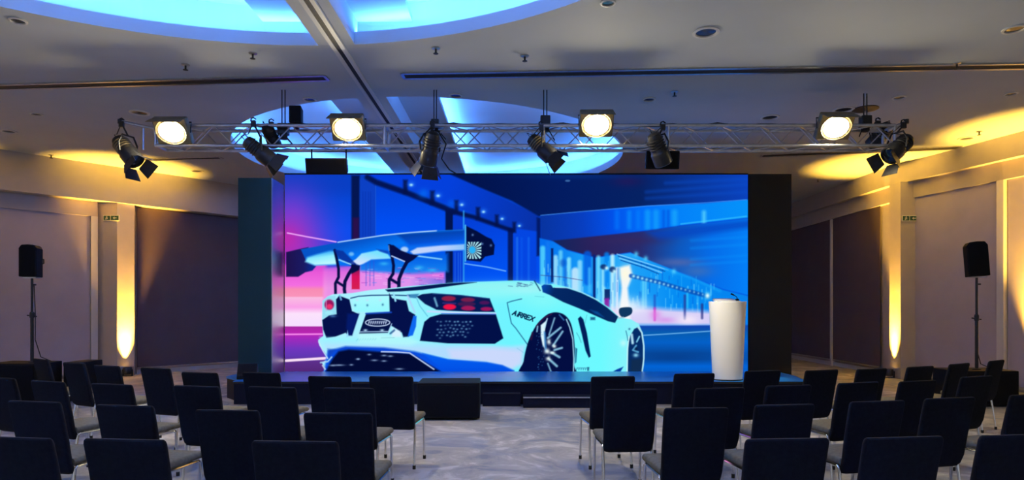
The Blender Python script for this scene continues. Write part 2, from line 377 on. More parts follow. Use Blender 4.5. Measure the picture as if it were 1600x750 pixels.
# dark tunnel ceiling
poly([(698, 270), (1172, 270), (1172, 312), (1099, 318), (1010, 322), (904, 332), (842, 338), (800, 314), (750, 293)], grad(((720, 300), (2, 18, 74)), ((880, 305), (3, 28, 98)), ((1000, 300), (6, 34, 100)), ((1080, 295), (8, 52, 150)), ((1168, 290), (10, 66, 190))), 3)
blob(980, 283, 24, 9, (40, 24, 86), 0.6); blob(900, 276, 90, 4, (6, 50, 130), 0.5); ell(887, 282.5, 4, 1.6, (70, 120, 180), 1.5, 0.8)
for x0, y0, x1, y1 in ((1010, 300, 1166, 288), (1010, 310, 1166, 300), (1040, 286, 1166, 280)): line([(x0, y0), (x1, y1)], 4, (12, 80, 205), 6, 0.45)
# beam of light concrete
poly([(845, 337), (904, 331), (1010, 321.5), (1099, 318), (1172, 311.5), (1172, 340), (1064, 352), (1010, 360), (864, 376), (846, 374)], grad(((846, 350), (8, 52, 160)), ((910, 350), (8, 62, 192)), ((955, 345), (2, 80, 232)), ((1005, 340), (2, 110, 250)), ((1060, 340), (4, 130, 250)), ((1168, 330), (6, 146, 250))), 2)
for x, w, c in ((964, 7, (4, 120, 255)), (983, 6, (10, 150, 255)), (997, 5, (4, 130, 255)), (1012, 9, (20, 170, 255)), (1025, 9, (24, 170, 255)), (1054, 9, (30, 176, 255)), (1100, 6, (120, 235, 255))):
    line([(x, 332), (x, 355 if x < 1040 else 349)], w, c, 6, 0.6)
for x in (1037, 1044): line([(x, 330), (x, 356)], 4, (2, 80, 220), 4, 0.6)
line([(845, 336.5), (904, 331), (1010, 322), (1099, 317), (1166, 312)], 1.4, (70, 150, 250), 1.4, 0.75); line([(1064, 350), (1166, 338)], 2, (70, 210, 255), 2, 0.6)
# underside
poly([(862, 376), (1010, 361), (1064, 353), (1172, 341), (1172, 462), (1130, 452), (1060, 424), (1000, 402), (985, 394), (930, 402), (886, 390)], grad(((870, 380), (20, 36, 92)), ((930, 380), (44, 34, 92)), ((1000, 385), (40, 44, 110)), ((1060, 395), (14, 88, 190)), ((1110, 400), (6, 108, 232)), ((1168, 395), (4, 128, 248))), 2.5)
poly([(1010, 362), (1172, 343), (1172, 356), (1030, 376)], (6, 66, 190), 9, 0.7)
blob(1060, 410, 34, 7, (86, 104, 170), 0.75); blob(1090, 424, 24, 9, (66, 112, 184), 0.7); blob(985, 376, 50, 7, (52, 40, 96), 0.7)
for y, a in ((372, .4), (384, .4), (401, .35), (410, .4)): line([(1080, y+4), (1168, y-2)], 3, (10, 150, 255), 5, a)
# far tunnel side, streaked bright
poly([(843, 372), (864, 377), (886, 391), (930, 403), (985, 395), (1002, 402), (1060, 425), (1130, 453), (1172, 463), (1172, 512), (843, 512)], grad(((843, 440), (4, 112, 240)), ((900, 440), (20, 150, 246)), ((960, 440), (40, 170, 250)), ((1060, 450), (4, 140, 244)), ((1168, 480), (6, 130, 238))), 2.5)
for x, w, c, y0, y1 in ((848, 8, (90, 220, 255), 388, 446), (856, 5, (20, 120, 245), 380, 446), (868, 7, (170, 235, 255), 402, 447), (876, 6, (110, 215, 250), 394, 447), (884, 4, (30, 110, 215), 420, 447),
        (889, 6, (150, 240, 255), 405, 450), (899, 12, (220, 245, 255), 424, 452), (906, 7, (150, 225, 255), 410, 455), (918, 12, (2, 92, 226), 398, 440), (921, 4, (70, 190, 255), 420, 456), (935, 6, (120, 225, 255), 402, 470),
        (943, 6, (170, 240, 255), 420, 475), (948, 8, (4, 130, 240), 398, 445), (957, 6, (210, 250, 255), 400, 490), (964, 5, (240, 240, 255), 420, 495), (1005, 3, (120, 230, 255), 440, 482), (1009, 2, (140, 230, 255), 440, 480), (1074, 2, (60, 220, 255), 452, 480), (1090, 2, (60, 190, 255), 456, 490)):
    line([(x, y0), (x, y1)], w, c, 4, 0.8)
for k in range(120):
    x = 846+rng.random()*270; t = max(0, (x-985)/180); y = 405+t*45+rng.random()*70*(1-0.5*t); line([(x, y), (x, y+4+rng.random()*14)], 0.8+rng.random()*1.6, ((150, 235, 255), (4, 90, 215), (60, 190, 255))[k % 3], 1.6, 0.45)
line([(845, 430), (880, 433), (910, 438)], 1.1, (60, 60, 130), 1.3, 0.7)
poly(R(861, 388, 864.5, 441), (6, 30, 104), 2); poly(R(926.5, 398, 930.5, 470), (6, 36, 122), 2); poly(R(944.5, 452, 953, 468), (12, 48, 112), 1.8); poly(R(944.5, 466, 952, 480), (128, 24, 160), 3)
ell(880, 411, 5, 6, (8, 70, 190), 5, 0.55); ell(943, 417, 5, 4, (12, 44, 110), 3, 0.9); ell(957, 421, 5, 4.5, (12, 44, 110), 3, 0.9); blob(948, 419, 3, 3, (210, 250, 255), 1); blob(960, 424, 3, 3, (190, 240, 255), 1)
# pale pink haze low on the tunnel side
poly([(945, 482), (1000, 480), (1045, 483), (1112, 487), (1112, 509), (985, 508), (945, 500)], (238, 214, 248), 9, 0.9); blob(985, 478, 26, 12, (240, 246, 255), 0.85)
for x, y0, y1, c in ((1023, 462, 482, (30, 90, 200)), (1023, 482, 500, (214, 60, 200)), (1070, 462, 498, (40, 60, 150)), (1097, 476, 497, (40, 50, 130))): line([(x, y0), (x, y1)], 3.5, c, 3, 0.85)
blob(1024, 492, 9, 8, (226, 120, 224), 0.6); blob(1040, 500, 16, 5, (216, 120, 226), 0.5); blob(1075, 500, 16, 8, (255, 240, 250), 0.7)
# bright lamp column, row of lamps and the rails above it
poly([(968, 418), (984, 414), (988, 430), (981, 450), (985, 500), (966, 500), (971, 450)], (250, 250, 250), 5, 0.95); blob(977, 428, 8, 12, (255, 250, 225), 0.9)
for k in range(4): line([(964+k*2, 397+k*3.2), (1000+k*2, 408+k*3.4), (1044-k*5, 422+k*2)], 1.3, ((150, 215, 255), (6, 60, 150))[k % 2], 1.2, 0.9)
line([(1040, 421), (1080, 434), (1125, 455)], 4, (20, 160, 250), 4, 0.7)
for x, y in ((994, 397), (1009, 404), (1053, 424)): blob(x, y, 3.5, 4, (90, 210, 255), 0.8)
line([(986, 431), (1030, 441), (1066, 452), (1106, 463)], 6.5, (6, 76, 180), 2.5, 0.85)
for k in range(17):
    t = k/16; x = 990+t*108; y = 431.5+t*28.5; blob(x, y, 2.4-t, 2.4-t*0.8, (170, 236, 255), 1.0-0.45*t)
blob(1105.5, 462, 6, 6, (40, 190, 255), 0.7); blob(1105.5, 462, 3.4, 4, (225, 252, 255), 1.0)
# road on the right
poly([(985, 509), (1172, 508), (1172, 586), (985, 586)], grad(((1060, 508), (18, 66, 176)), ((1060, 520), (6, 92, 176)), ((1060, 535), (4, 96, 200)), ((1060, 552), (6, 72, 156)), ((1060, 562), (6, 74, 160)), ((1060, 572), (2, 100, 214)), ((1060, 584), (6, 90, 190))), 2)
line([(1005, 524), (1040, 522), (1116, 517)], 1.6, (120, 190, 245), 1.4, 0.9); blob(1150, 545, 30, 26, (2, 104, 222), 0.5)
blob(1050, 558, 40, 7, (6, 60, 138), 0.6)
# left: pink light trails and road
poly(R(440, 412, 510, 470), grad(((470, 405), (196, 60, 204)), ((470, 425), (232, 88, 216)), ((470, 446), (244, 110, 226)), ((470, 452), (248, 140, 180)), ((470, 466), (250, 150, 190)), ((470, 474), (250, 214, 244))), 6)
poly(R(440, 464, 506, 512), grad(((470, 464), (250, 190, 226)), ((470, 480), (250, 160, 232)), ((470, 490), (252, 226, 252)), ((470, 508), (246, 222, 255))), 2)
poly(R(440, 510, 508, 586), grad(((470, 511), (170, 40, 164)), ((470, 519), (184, 36, 176)), ((470, 527), (168, 40, 188)), ((470, 545), (112, 54, 190)), ((470, 556), (98, 56, 180)), ((470, 566), (92, 46, 138)), ((470, 580), (84, 40, 120))), 1.5)
line([(446, 522.5), (503, 522)], 2.4, (250, 140, 238), 1.4); line([(447, 563.5), (513, 559.5)], 4, (252, 226, 248), 1.6)
# pink trails seen under the wing
poly([(505, 418), (562, 414), (695, 424), (695, 452), (505, 470)], grad(((560, 412), (150, 90, 220)), ((560, 425), (232, 110, 226)), ((560, 450), (244, 150, 230))), 5, 0.95)
poly([(562, 402), (700, 396), (700, 424), (640, 428), (562, 424)], grad(((630, 400), (4, 96, 230)), ((630, 424), (20, 130, 240))), 7, 0.95)
poly([(562, 424), (640, 430), (694, 436), (694, 448), (640, 448), (562, 455)], grad(((565, 430), (236, 140, 232)), ((640, 440), (222, 150, 240)), ((690, 440), (120, 110, 230))), 6, 0.9)
poly(R(549.5, 412, 562, 452), grad(((555, 412), (20, 20, 80)), ((555, 422), (150, 24, 90)), ((555, 432), (216, 16, 92)), ((555, 450), (214, 30, 80))), 1.5)
for k in range(70):
    x = 564+rng.random()*125; y = 418+rng.random()*28; line([(x, y), (x+2+rng.random()*10, y)], 1.0, ((250, 200, 250), (150, 40, 180), (60, 140, 245))[k % 3], 1.4, 0.5)
for x in (572, 578, 584): line([(x, 408), (x, 446)], 1.8, (60, 80, 210), 2, 0.5)
for x, y in ((600, 412), (655, 418), (675, 422)): blob(x, y, 7, 3, (60, 190, 250), 0.7)
line([(449, 364), (480, 370), (525, 378)], 2.0, (240, 170, 250), 1.5); line([(645, 399), (690, 405)], 2.2, (140, 215, 255), 1.6, 0.95); line([(726, 412), (760, 417), (790, 423.5)], 1.8, (120, 190, 255), 1.4, 0.9)
line([(724.5, 330), (724.5, 442)], 2.2, (50, 165, 240), 1.8, 0.85)

# ---- the car: rear wing
poly([(447, 394), (468, 389), (482, 386), (480, 404), (494, 416), (488, 423), (477, 425.5), (466, 432.5), (447, 432.5)], grad(((448, 410), (30, 18, 78)), ((475, 405), (26, 26, 100)), ((488, 410), (10, 40, 140))), 1.8)
WING = [(470, 389.5), (500, 384), (528, 379), (575, 370.5), (620, 365.5), (668, 361), (726, 359), (726, 391.5), (690, 393), (650, 398), (640, 404), (608, 404.5), (580, 406), (566, 414), (552, 416), (523, 414), (492, 415), (479, 409)]
poly(WING, grad(((590, 368), (6, 84, 200)), ((596, 388), (4, 118, 246)), ((600, 404), (10, 104, 240))), 1.6)
poly([(620, 366), (726, 359), (726, 376), (640, 384)], grad(((700, 360), (4, 58, 158)), ((702, 379), (4, 84, 226))), 6, 0.9)
poly([(477, 409), (480, 402), (496, 397), (515, 392), (524, 392), (527, 413), (492, 414.5)], grad(((500, 392), (30, 150, 245)), ((502, 402), (140, 236, 255)), ((503, 413), (190, 250, 255))), 4)
poly([(548, 410), (556, 405), (565, 396), (590, 391), (606, 397), (611, 404), (580, 405.5), (568, 412), (558, 416), (550, 414)], grad(((575, 392), (120, 226, 255)), ((570, 412), (206, 226, 255))), 2.5)
poly([(641, 393), (652, 387), (690, 383.5), (726, 381.5), (726, 390.5), (690, 392), (646, 397.5)], grad(((640, 390), (196, 214, 250)), ((690, 388), (190, 210, 255)), ((726, 386), (140, 196, 250))), 3)
ell(632, 390, 6, 4.5, (170, 205, 250), 3); ell(549, 397, 4, 3, (130, 200, 250), 3, .8)
poly([(588, 389), (606, 392), (608, 397), (594, 393)], (14, 60, 170), 3, 0.8)
line([(528, 378.5), (560, 373.5), (600, 367.5), (640, 363.5), (682, 360.5)], 1.9, (176, 216, 255), 1.5, 0.95); line([(682, 360.5), (726, 359)], 0.9, (40, 130, 230), 1.4, 0.7)
NAV = (6, 14, 68)
line([(523, 391), (526, 404), (529, 420), (529, 433), (524, 443), (524.5, 470)], 4.4, NAV, 1.6); line([(554, 414), (545, 428), (539, 440), (538, 452), (541, 474)], 5.2, NAV, 1.6); line([(526, 440), (537, 447)], 4, NAV, 1.6)
poly([(522, 390), (536, 392), (556, 412), (562, 415), (560, 421), (551, 424), (548, 415), (530, 404)], (8, 44, 150), 2.5, 0.85); poly([(549, 413), (562, 415), (561, 422), (549, 428)], NAV, 2); line([(530, 406), (548, 413)], 2, (150, 220, 255), 1.5)
line([(609, 384), (612, 398), (615, 415), (614, 428), (608, 437), (608, 460)], 4.6, NAV, 1.6); line([(644, 401), (636, 409), (629, 422), (623.5, 436), (622.5, 472)], 5.4, NAV, 1.6); line([(610, 436), (622, 443)], 4.5, NAV, 1.6)
poly([(606.5, 382), (615, 383), (626, 391), (641, 397), (654, 399), (646, 406), (636, 412), (629, 407), (611, 399)], NAV, 2); line([(612, 400), (632, 408.5)], 1.8, (190, 215, 255), 1.4); line([(607.5, 384), (608, 391)], 1.6, (120, 160, 220), 1.4, .8)
poly([(728.5, 353), (745, 361), (760, 370), (768, 373.5), (773, 383), (771.5, 398), (758, 401), (751, 409), (729, 406.5)], (2, 14, 62), 1.8)
line([(727.2, 352), (727.2, 408)], 1.8, (90, 205, 240), 1.5)
for x, y in ((738.5, 367), (753.5, 381), (767, 383.5)): blob(x, y, 1.8, 1.8, (90, 130, 190), 0.9)
for k in range(18):                                   # sunburst panel on the end plate
    a0 = k*2*math.pi/18; a1 = a0+0.19; c0 = (738, 390.5); pts = [c0]
    for a in (a0, a1):
        dx, dy = math.cos(a), math.sin(a); t = min((14 if dx > 0 else 8)/max(abs(dx), 1e-3), (14 if dy > 0 else 12.5)/max(abs(dy), 1e-3)); pts.append((c0[0]+dx*t, c0[1]+dy*t))
    poly(pts, (176, 236, 244), 1.2)
ell(738, 390.5, 5, 5.5, (40, 178, 246), 2)

# ---- the car: body
BODY = [(504, 470), (512, 463), (521, 459.5), (550, 458), (576, 453.5), (602, 451), (640, 447), (690, 443), (740, 440.5), (800, 438.5), (834, 439), (846, 446), (862, 443.5), (885, 448), (908, 456), (932, 467), (952, 481), (968, 496), (986, 499), (998, 506), (1004, 520), (1007, 545), (1006, 570), (1003, 586),
        (505, 586), (507, 574), (503, 567), (513, 560), (507, 550), (499, 540), (497, 531), (505, 525), (503, 500)]
poly(BODY, grad(((500, 500), (168, 240, 255)), ((600, 500), (170, 244, 255)), ((700, 500), (128, 240, 255)), ((800, 500), (110, 244, 255)), ((940, 510), (108, 250, 255)), ((1005, 510), (150, 240, 250))), 1.4)
blob(770, 455, 70, 13, (150, 250, 246), 0.7); blob(830, 452, 40, 9, (176, 246, 250), 0.7); blob(850, 470, 36, 14, (140, 250, 248), 0.6)
poly([(700, 443), (790, 440), (830, 441), (850, 455), (820, 452), (760, 452), (700, 451)], (150, 244, 244), 6, 0.7)
# deck, dark strips
poly([(602, 452.5), (640, 449), (690, 443.5), (722, 441.5), (745, 441.2), (700, 447.5), (660, 453), (625, 455.5), (606, 456)], (4, 24, 80), 1.6)
line([(548, 466), (560, 463), (580, 461.5), (612, 461), (640, 462)], 1.6, (20, 60, 120), 1.5)
poly([(551, 467), (580, 463), (609, 463), (610, 486), (580, 488), (554, 487)], grad(((580, 464), (168, 250, 255)), ((580, 487), (150, 248, 255))), 1.5)
for x, y in ((555, 477), (574, 477), (598, 476)): blob(x, y, 1.6, 1.8, (50, 110, 160), .9)
for x in (558, 574, 594): blob(x, 469, 2, 1.4, (200, 220, 250), .9)
poly([(636, 460), (655, 459), (650, 466), (640, 465)], (40, 110, 170), 2, 0.8); line([(637, 462), (642, 474), (648, 488)], 2.5, (180, 200, 250), 2.5, 0.8)
line([(651, 466), (656, 478), (668, 494)], 1.2, (60, 150, 200), 1.5, 0.6)
# left tail lamp
poly([(504, 470), (513, 463), (524, 462), (527, 490), (515, 492), (504, 498)], (150, 225, 245), 1.5); ell(514.5, 476, 7.5, 8, (150, 24, 96), 3); ell(515, 479, 4.5, 4, (236, 50, 110), 2.5); line([(510, 468), (510, 485)], 1.2, (230, 150, 210), 1.2, .8); ell(514, 489, 6, 3, (160, 236, 250), 2)
# wing mounts
poly([(503.5, 500), (514, 493), (526, 491), (525, 468), (530, 462), (546, 468), (550, 486), (561, 491), (556, 506), (550, 524), (544, 524), (540, 520), (524, 526), (510, 528), (505, 515)], (4, 16, 74), 1.6)
poly([(543, 490), (561, 490), (550, 524), (545, 524), (541, 512)], (4, 30, 120), 4, 0.7); blob(520, 494, 5, 2, (70, 120, 180), .8)
poly([(543, 516), (545, 526), (541, 527)], (150, 220, 255), 1.5)
poly([(608, 458), (613, 466), (624, 468), (635, 470), (639, 486), (649, 492), (643, 510), (639, 526), (630, 527), (628, 520), (618, 513), (610, 508), (609, 490)], (4, 16, 74), 1.6)
line([(615, 459), (618, 470)], 3, (150, 225, 250), 1.5); line([(531, 462), (533, 468)], 3, (120, 200, 240), 1.5, .8)
poly([(646, 493), (651, 494), (650, 510), (645, 524), (637, 526), (641, 511)], (14, 104, 240), 2)
# plate panel with oval badge
poly([(572, 490), (611, 488), (611, 508), (606, 520), (561, 521.5)], (4, 18, 70), 1.5); line([(572, 490), (611, 488)], 2.5, (20, 70, 190), 2)
t = np.linspace(0, 2*np.pi, 40); line(np.stack([590+19*np.cos(t), 504+5.6*np.sin(t)], 1), 1.5, (200, 220, 250), 1.2)
for k in range(9):
    x = 576+k*3.3; line([(x, 506), (x+0.7, 502), (x+2, 502.2)], 1.1, (210, 226, 255), 1.1, .95); line([(x, 504.3), (x+1.8, 504.2)], 0.9, (210, 226, 255), 1.1, .8)
line([(562, 518.5), (607, 518), (612, 506)], 1.3, (170, 205, 240), 1.2); blob(571, 516, 3, 1.6, (190, 230, 250), 1); blob(597, 516, 3, 1.6, (190, 230, 250), 1)
poly([(613, 512), (625, 517), (628, 527), (612, 527)], (226, 240, 255), 3, 0.8); line([(610, 521), (616, 516)], 3, (30, 80, 140), 2, .8)
for k in range(8): line([(557+k*4, 532.5-0.1*k), (559.4+k*4, 529.8-0.1*k)], 1.4, (60, 130, 190), 1.4, 0.75)
line([(596, 528), (616, 527.5)], 1, (60, 120, 160), 1.2, .7)
# bumper shading
poly([(500, 527), (600, 530), (700, 538), (800, 540), (822, 538), (815, 560), (800, 576), (760, 566), (700, 561), (665, 553), (640, 548), (540, 544), (510, 545)], grad(((600, 530), (150, 246, 255)), ((600, 546), (190, 214, 255))), 6, 0.75)
poly([(560, 520), (640, 528), (656, 534), (640, 540), (560, 536)], (186, 250, 250), 6, 0.6)
poly([(700, 546), (770, 544), (815, 548), (818, 570), (800, 577), (760, 566), (705, 561)], (208, 216, 252), 9, 0.85)
poly([(512, 548), (540, 541), (600, 543), (648, 549), (700, 562), (760, 566), (785, 571), (803, 579), (803, 588), (505, 588)], grad(((600, 543), (10, 70, 210)), ((600, 560), (4, 80, 230))), 4)
poly([(660, 552), (700, 561.5), (760, 566.5), (785, 571), (803, 580), (803, 588), (680, 588), (690, 576)], grad(((720, 560), (2, 92, 240)), ((720, 582), (2, 78, 226))), 3)
poly([(529, 549), (545, 546), (600, 550), (640, 552.5), (650, 557), (688, 580), (688, 588), (505, 588), (514, 570), (520, 560)], (2, 10, 52), 4)
line([(596, 549.5), (620, 550), (640, 551.5), (678, 577)], 2.0, (196, 214, 250), 1.4)
for x, y, rx in ((577, 554, 3), (600, 555.5, 4), (610, 556.5, 4), (559, 561, 3), (585, 563, 5), (600, 564, 4), (560, 561, 2), (549, 570, 3), (624, 576.5, 6), (530, 570.5, 8), (520, 571, 5)): blob(x, y, rx, 1.3, (150, 180, 220), 0.8)
line([(501, 566.5), (512, 565), (518, 558)], 2.5, (170, 215, 245), 1.6, .9); line([(504, 571), (508, 577)], 2.2, (210, 225, 245), 1.5, .9); line([(498, 534), (504, 547), (512, 560)], 1.8, (200, 235, 255), 1.5)
poly([(512, 545), (524, 546), (514, 560)], (20, 70, 190), 4, 0.8)
# right tail lamp
poly([(651, 463.5), (660, 459.5), (675, 458), (720, 461), (765, 466), (773.5, 487.5), (740, 487.5), (700, 485.5), (682, 484), (664, 475)], (6, 26, 84), 1.6)
line([(676, 459), (720, 461.5), (764, 466.5)], 1.2, (40, 90, 160), 1.2, .7)
for x, y, rx, ry2, c, a in ((701, 466.5, 11, 4.2, (150, 30, 70), .95), (702.5, 479.5, 10, 4.6, (240, 20, 70), 1), (731, 468.5, 11, 3.6, (124, 30, 76), .95), (729, 475, 14, 3.5, (70, 26, 80), .9), (731.5, 481.5, 11, 3.8, (170, 26, 88), .95), (760, 482.8, 9, 3.2, (164, 22, 90), .95), (757, 473, 8, 3, (84, 20, 90), .9)): ell(x, y, rx, ry2, c, 2.5, a)
line([(679, 466), (683, 478)], 3, (120, 190, 220), 2.5, .9); line([(692, 473.5), (712, 474)], 1.5, (60, 50, 130), 1.5)
line([(668, 486.5), (700, 488), (774, 490)], 3.0, (196, 220, 255), 1.8); line([(690, 490), (774, 491)], 1.3, (30, 70, 220), 1.4, .8)
# right grille
poly([(656, 532.5), (660, 515), (663, 503), (672, 495.5), (688, 491), (775, 491.5), (786.5, 528.5), (773, 537.2), (700, 536.5)], (2, 16, 72), 1.6)
for k in range(46):
    i, j = k % 9, k//9; x = 684+i*6.3+(j % 2)*3+rng.normal()*0.8; y = 503+j*5.4+rng.normal()*0.8
    if x < 742-(j-1)*5: blob(x, y, 1.8, 1.3, (110, 170, 210), 0.45+0.5*rng.random())
# side panel lines and sticker lettering
line([(815, 467), (800, 470.5), (792.5, 473), (795, 486), (799, 505), (806, 513), (824, 538)], 1.5, (30, 90, 140), 1.4, 0.9)
line([(836, 463), (850, 464)], 1, (90, 190, 210), 1.3, .6); line([(808, 544), (818, 551)], 1, (120, 190, 220), 1.3, .6)
def letters(s, x, y, sx, sy, ang, w, col):
    G = {'A': [[(0,1),(.5,0),(1,1)], [(.2,.65),(.8,.65)]], 'i': [[(.45,.4),(.45,1)], [(.45,.0),(.45,.1)]], 'R': [[(0,1),(0,0),(.8,.05),(.8,.45),(0,.5)], [(.35,.5),(.95,1)]], 'E': [[(.95,0),(0,0),(0,1),(.95,1)], [(0,.5),(.75,.5)]], 'X': [[(0,0),(1,1)], [(1,0),(0,1)]]}
    c, si = math.cos(ang), math.sin(ang)
    for ch in s:
        for st in G[ch]:
            P = [((u*sx*0.8+(1-v)*1.6), v*sy) for u, v in st]; line([(x+a*c-b*si, y+a*si+b*c) for a, b in P], w, col, 1.1)
        adv = sx*{'i': 0.62, 'A': 0.9}.get(ch, 1.0); x += adv*c; y += adv*si
letters('AiRREX', 802.5, 485.0, 6.3, 6.8, math.radians(18), 1.9, (6, 40, 80))
for k in range(16):
    x = 794+rng.random()*36; y = 441.5+rng.random()*6; line([(x, y), (x+2+rng.random()*6, y+0.8)], 1.2, (70, 110, 160), 1.2, 0.6)
line([(835, 439), (840, 447), (844, 454)], 1.8, (20, 60, 110), 1.5, .9)
# side window and mirror
poly([(846, 447), (850, 444.5), (861, 445), (864, 449.5), (885, 449.8), (908, 457.5), (930, 468), (948, 480), (966, 495), (961, 504.5), (950, 502), (925, 491), (905, 482), (880, 472), (858, 460.5), (848, 456.5)], grad(((848, 450), (4, 70, 170)), ((866, 455), (4, 40, 100)), ((920, 475), (2, 34, 92)), ((962, 500), (6, 44, 96))), 1.5)
line([(868, 449), (890, 450), (912, 458), (936, 470)], 1.2, (200, 225, 255), 1.4, .7); poly([(922, 484), (934, 487), (944, 496), (930, 490)], (10, 90, 170), 3, .7)
poly([(967, 486), (970, 481), (984, 480), (988, 484), (986, 491), (975, 496), (969, 493)], (16, 56, 96), 1.6, smooth=True); line([(966, 497), (974, 496)], 2, (160, 200, 220), 1.5)
# rear wheel
ARCH = [(815, 588), (818, 565), (822, 545), (828, 527), (838, 508), (848, 497), (858, 490), (870, 488), (882, 492), (891, 503), (896, 522), (898, 545), (897, 570), (895, 588)]
poly(ARCH, (3, 14, 66), 1.6, smooth=True)
line([(838, 510), (850, 497), (862, 490.5)], 2.0, (70, 26, 70), 1.6, .7); line([(832, 520), (830, 530)], 3, (60, 24, 60), 2, .7)
poly([(845, 508), (853.5, 501), (851, 520), (851.5, 545), (848, 540), (845, 525)], (220, 246, 255), 2); line([(851, 520), (853, 548)], 3, (60, 140, 210), 2.5, .8); line([(840, 510), (839, 518)], 2.2, (150, 205, 235), 1.6, .9); line([(855, 498), (851, 512)], 2, (190, 235, 255), 1.6, .9)
line([(885, 499), (890, 511), (895, 530), (896.5, 560), (896, 581)], 1.7, (170, 230, 250), 1.4, .95); line([(874, 492), (881, 500)], 2, (60, 130, 190), 1.6, .8)
for x1, y1, x0, y0, w in ((866.5, 497, 858, 523, 2.2), (876, 512, 856, 528, 3.2), (879, 518, 864, 540, 3.0), (878, 543.5, 866, 547, 3.2), (874, 558, 862, 551, 3.6), (870, 572, 859, 562, 3.6), (861, 581, 856, 568, 2.2)): line([(x0, y0), (x1, y1)], w, (150, 215, 240), 2.2, 0.85)
for x, y, rx, ry2 in ((858, 534, 3.5, 4.5), (855, 549, 4.5, 4.5), (863, 551, 4, 2.4), (857, 560, 4, 3.5), (866, 541, 3, 3)): blob(x, y, rx, ry2, (236, 252, 250), 0.95)
for x, y in ((862, 546), (854, 555.5), (862, 558), (862.5, 533)): blob(x, y, 2.6, 2.6, (4, 20, 70), 0.95)
for k in range(30): blob(838+rng.random()*12, 515+rng.random()*62, 0.9, 0.9, (60, 130, 190), 0.5)
poly([(899, 543), (902, 545), (900.5, 566), (898.5, 568)], (20, 80, 130), 1.6, .8)
# side vent, sill, front wheel, small print
poly([(903, 498), (907, 494), (911.5, 499), (917, 520), (923, 557), (920, 559), (915, 548), (909, 522)], (2, 30, 88), 1.6); line([(917, 492), (914, 506)], 1, (90, 180, 200), 1.2, .7)
line([(901, 520), (905, 527), (908, 535)], 1.2, (60, 140, 170), 1.4, .6); poly(R(922.5, 495.5, 930, 500), (20, 80, 130), 2.5, .85)
poly([(952, 584), (964, 577), (974, 573), (970, 580), (968, 584)], (4, 60, 160), 1.8)
for k in range(6): line([(901+k*3.4, 578), (901.6+k*3.4, 575), (903.4+k*3.4, 575)], 1.2, (50, 120, 160), 1.3, .85)
poly(R(917.5, 573.5, 920.5, 579.5), (30, 90, 130), 1.5, .8)
poly([(980.5, 588), (981, 560), (982, 535), (985, 524), (991, 514), (997, 511), (1002, 518), (1005, 540), (1005, 565), (1002, 588)], (4, 44, 104), 1.8)
line([(980, 582), (980.5, 545), (983, 526)], 1.6, (210, 250, 255), 1.5); line([(987, 523), (988.5, 536)], 4, (190, 240, 255), 2.5, .9); line([(997, 511.5), (1003, 520), (1006, 540), (1006, 560), (1003, 582)], 2.0, (190, 236, 250), 1.6)
line([(999, 526), (995, 534)], 2.4, (120, 200, 230), 1.6); line([(994, 540), (989, 547), (997, 550)], 2.6, (90, 170, 215), 2); blob(993.5, 555, 4, 3, (150, 225, 250), .9); blob(994, 545, 2.4, 2.4, (4, 30, 70), .9)
poly([(986, 562), (1003, 560), (1001, 588), (984, 588)], (24, 44, 66), 5, .6); line([(978, 517), (980, 525), (981, 532)], 1.4, (40, 110, 150), 1.3, .8); blob(983.5, 514, 1.6, 1.6, (40, 100, 140), .9)
blob(974, 536, 5, 5, (200, 252, 250), .7)

def to_lin(a):
    a = np.clip(a, 0, 255)/255.0; return np.where(a <= 0.04045, a/12.92, ((a+0.055)/1.055)**2.4)
SY = 11.9
M_led = bpy.data.materials.new('video_picture'); M_led.use_nodes = True
nt = M_led.node_tree; nt.nodes.clear(); at = nt.nodes.new('ShaderNodeAttribute'); at.attribute_name = 'picture'
em = nt.nodes.new('ShaderNodeEmission'); em.inputs['Strength'].default_value = 1.0; ou = nt.nodes.new('ShaderNodeOutputMaterial')
nt.links.new(at.outputs['Color'], em.inputs['Color']); nt.links.new(em.outputs[0], ou.inputs['Surface'])
M_led.cycles.emission_sampling = 'NONE'
vx = (XX-CX)*SY/F; vz = CAMZ-(YY-HY)*SY/F
co = np.stack([vx, np.full_like(vx, SY), vz], -1).reshape(-1, 3)
idx = np.arange(GW*GH).reshape(GH, GW)
quads = np.stack([idx[1:, :-1], idx[1:, 1:], idx[:-1, 1:], idx[:-1, :-1]], -1).reshape(-1)
nq = len(quads)//4
me = bpy.data.meshes.new('display'); me.vertices.add(len(co)); me.vertices.foreach_set('co', co.ravel().astype(np.float32))
me.loops.add(len(quads)); me.loops.foreach_set('vertex_index', quads.astype(np.int32))
me.polygons.add(nq); me.polygons.foreach_set('loop_start', np.arange(0, nq*4, 4, dtype=np.int32)); me.polygons.foreach_set('loop_total', np.full(nq, 4, dtype=np.int32))
me.update(calc_edges=True)
ca = me.color_attributes.new('picture', 'FLOAT_COLOR', 'POINT')
rgba = np.ones((GW*GH, 4), np.float32); rgba[:, :3] = to_lin(IMG).reshape(-1, 3); ca.data.foreach_set('color', rgba.ravel())
me.materials.append(M_led)
screen = tag(empty('video_wall', (0, SY, 0)), 'wide glowing video wall showing a white sports car in a blue tunnel', 'screen')
T = Matrix.Translation((0, -SY, 0))
place('display', me, screen, 'bright picture of a white sports car', T)
sx0, sx1 = (PX0-CX)*SY/F, (PX1-CX)*SY/F; sz0, sz1 = CAMZ-(PY1-HY)*SY/F, CAMZ-(PY0-HY)*SY/F
o = MB().box(sx0, sx1, 0.006, 0.10, sz0, sz1).build('cabinet', M_black, screen)
o = MB().box(sx0, sx1, -0.02, 0.10, sz1, sz1+0.025).build('top_edge', M_black, screen)
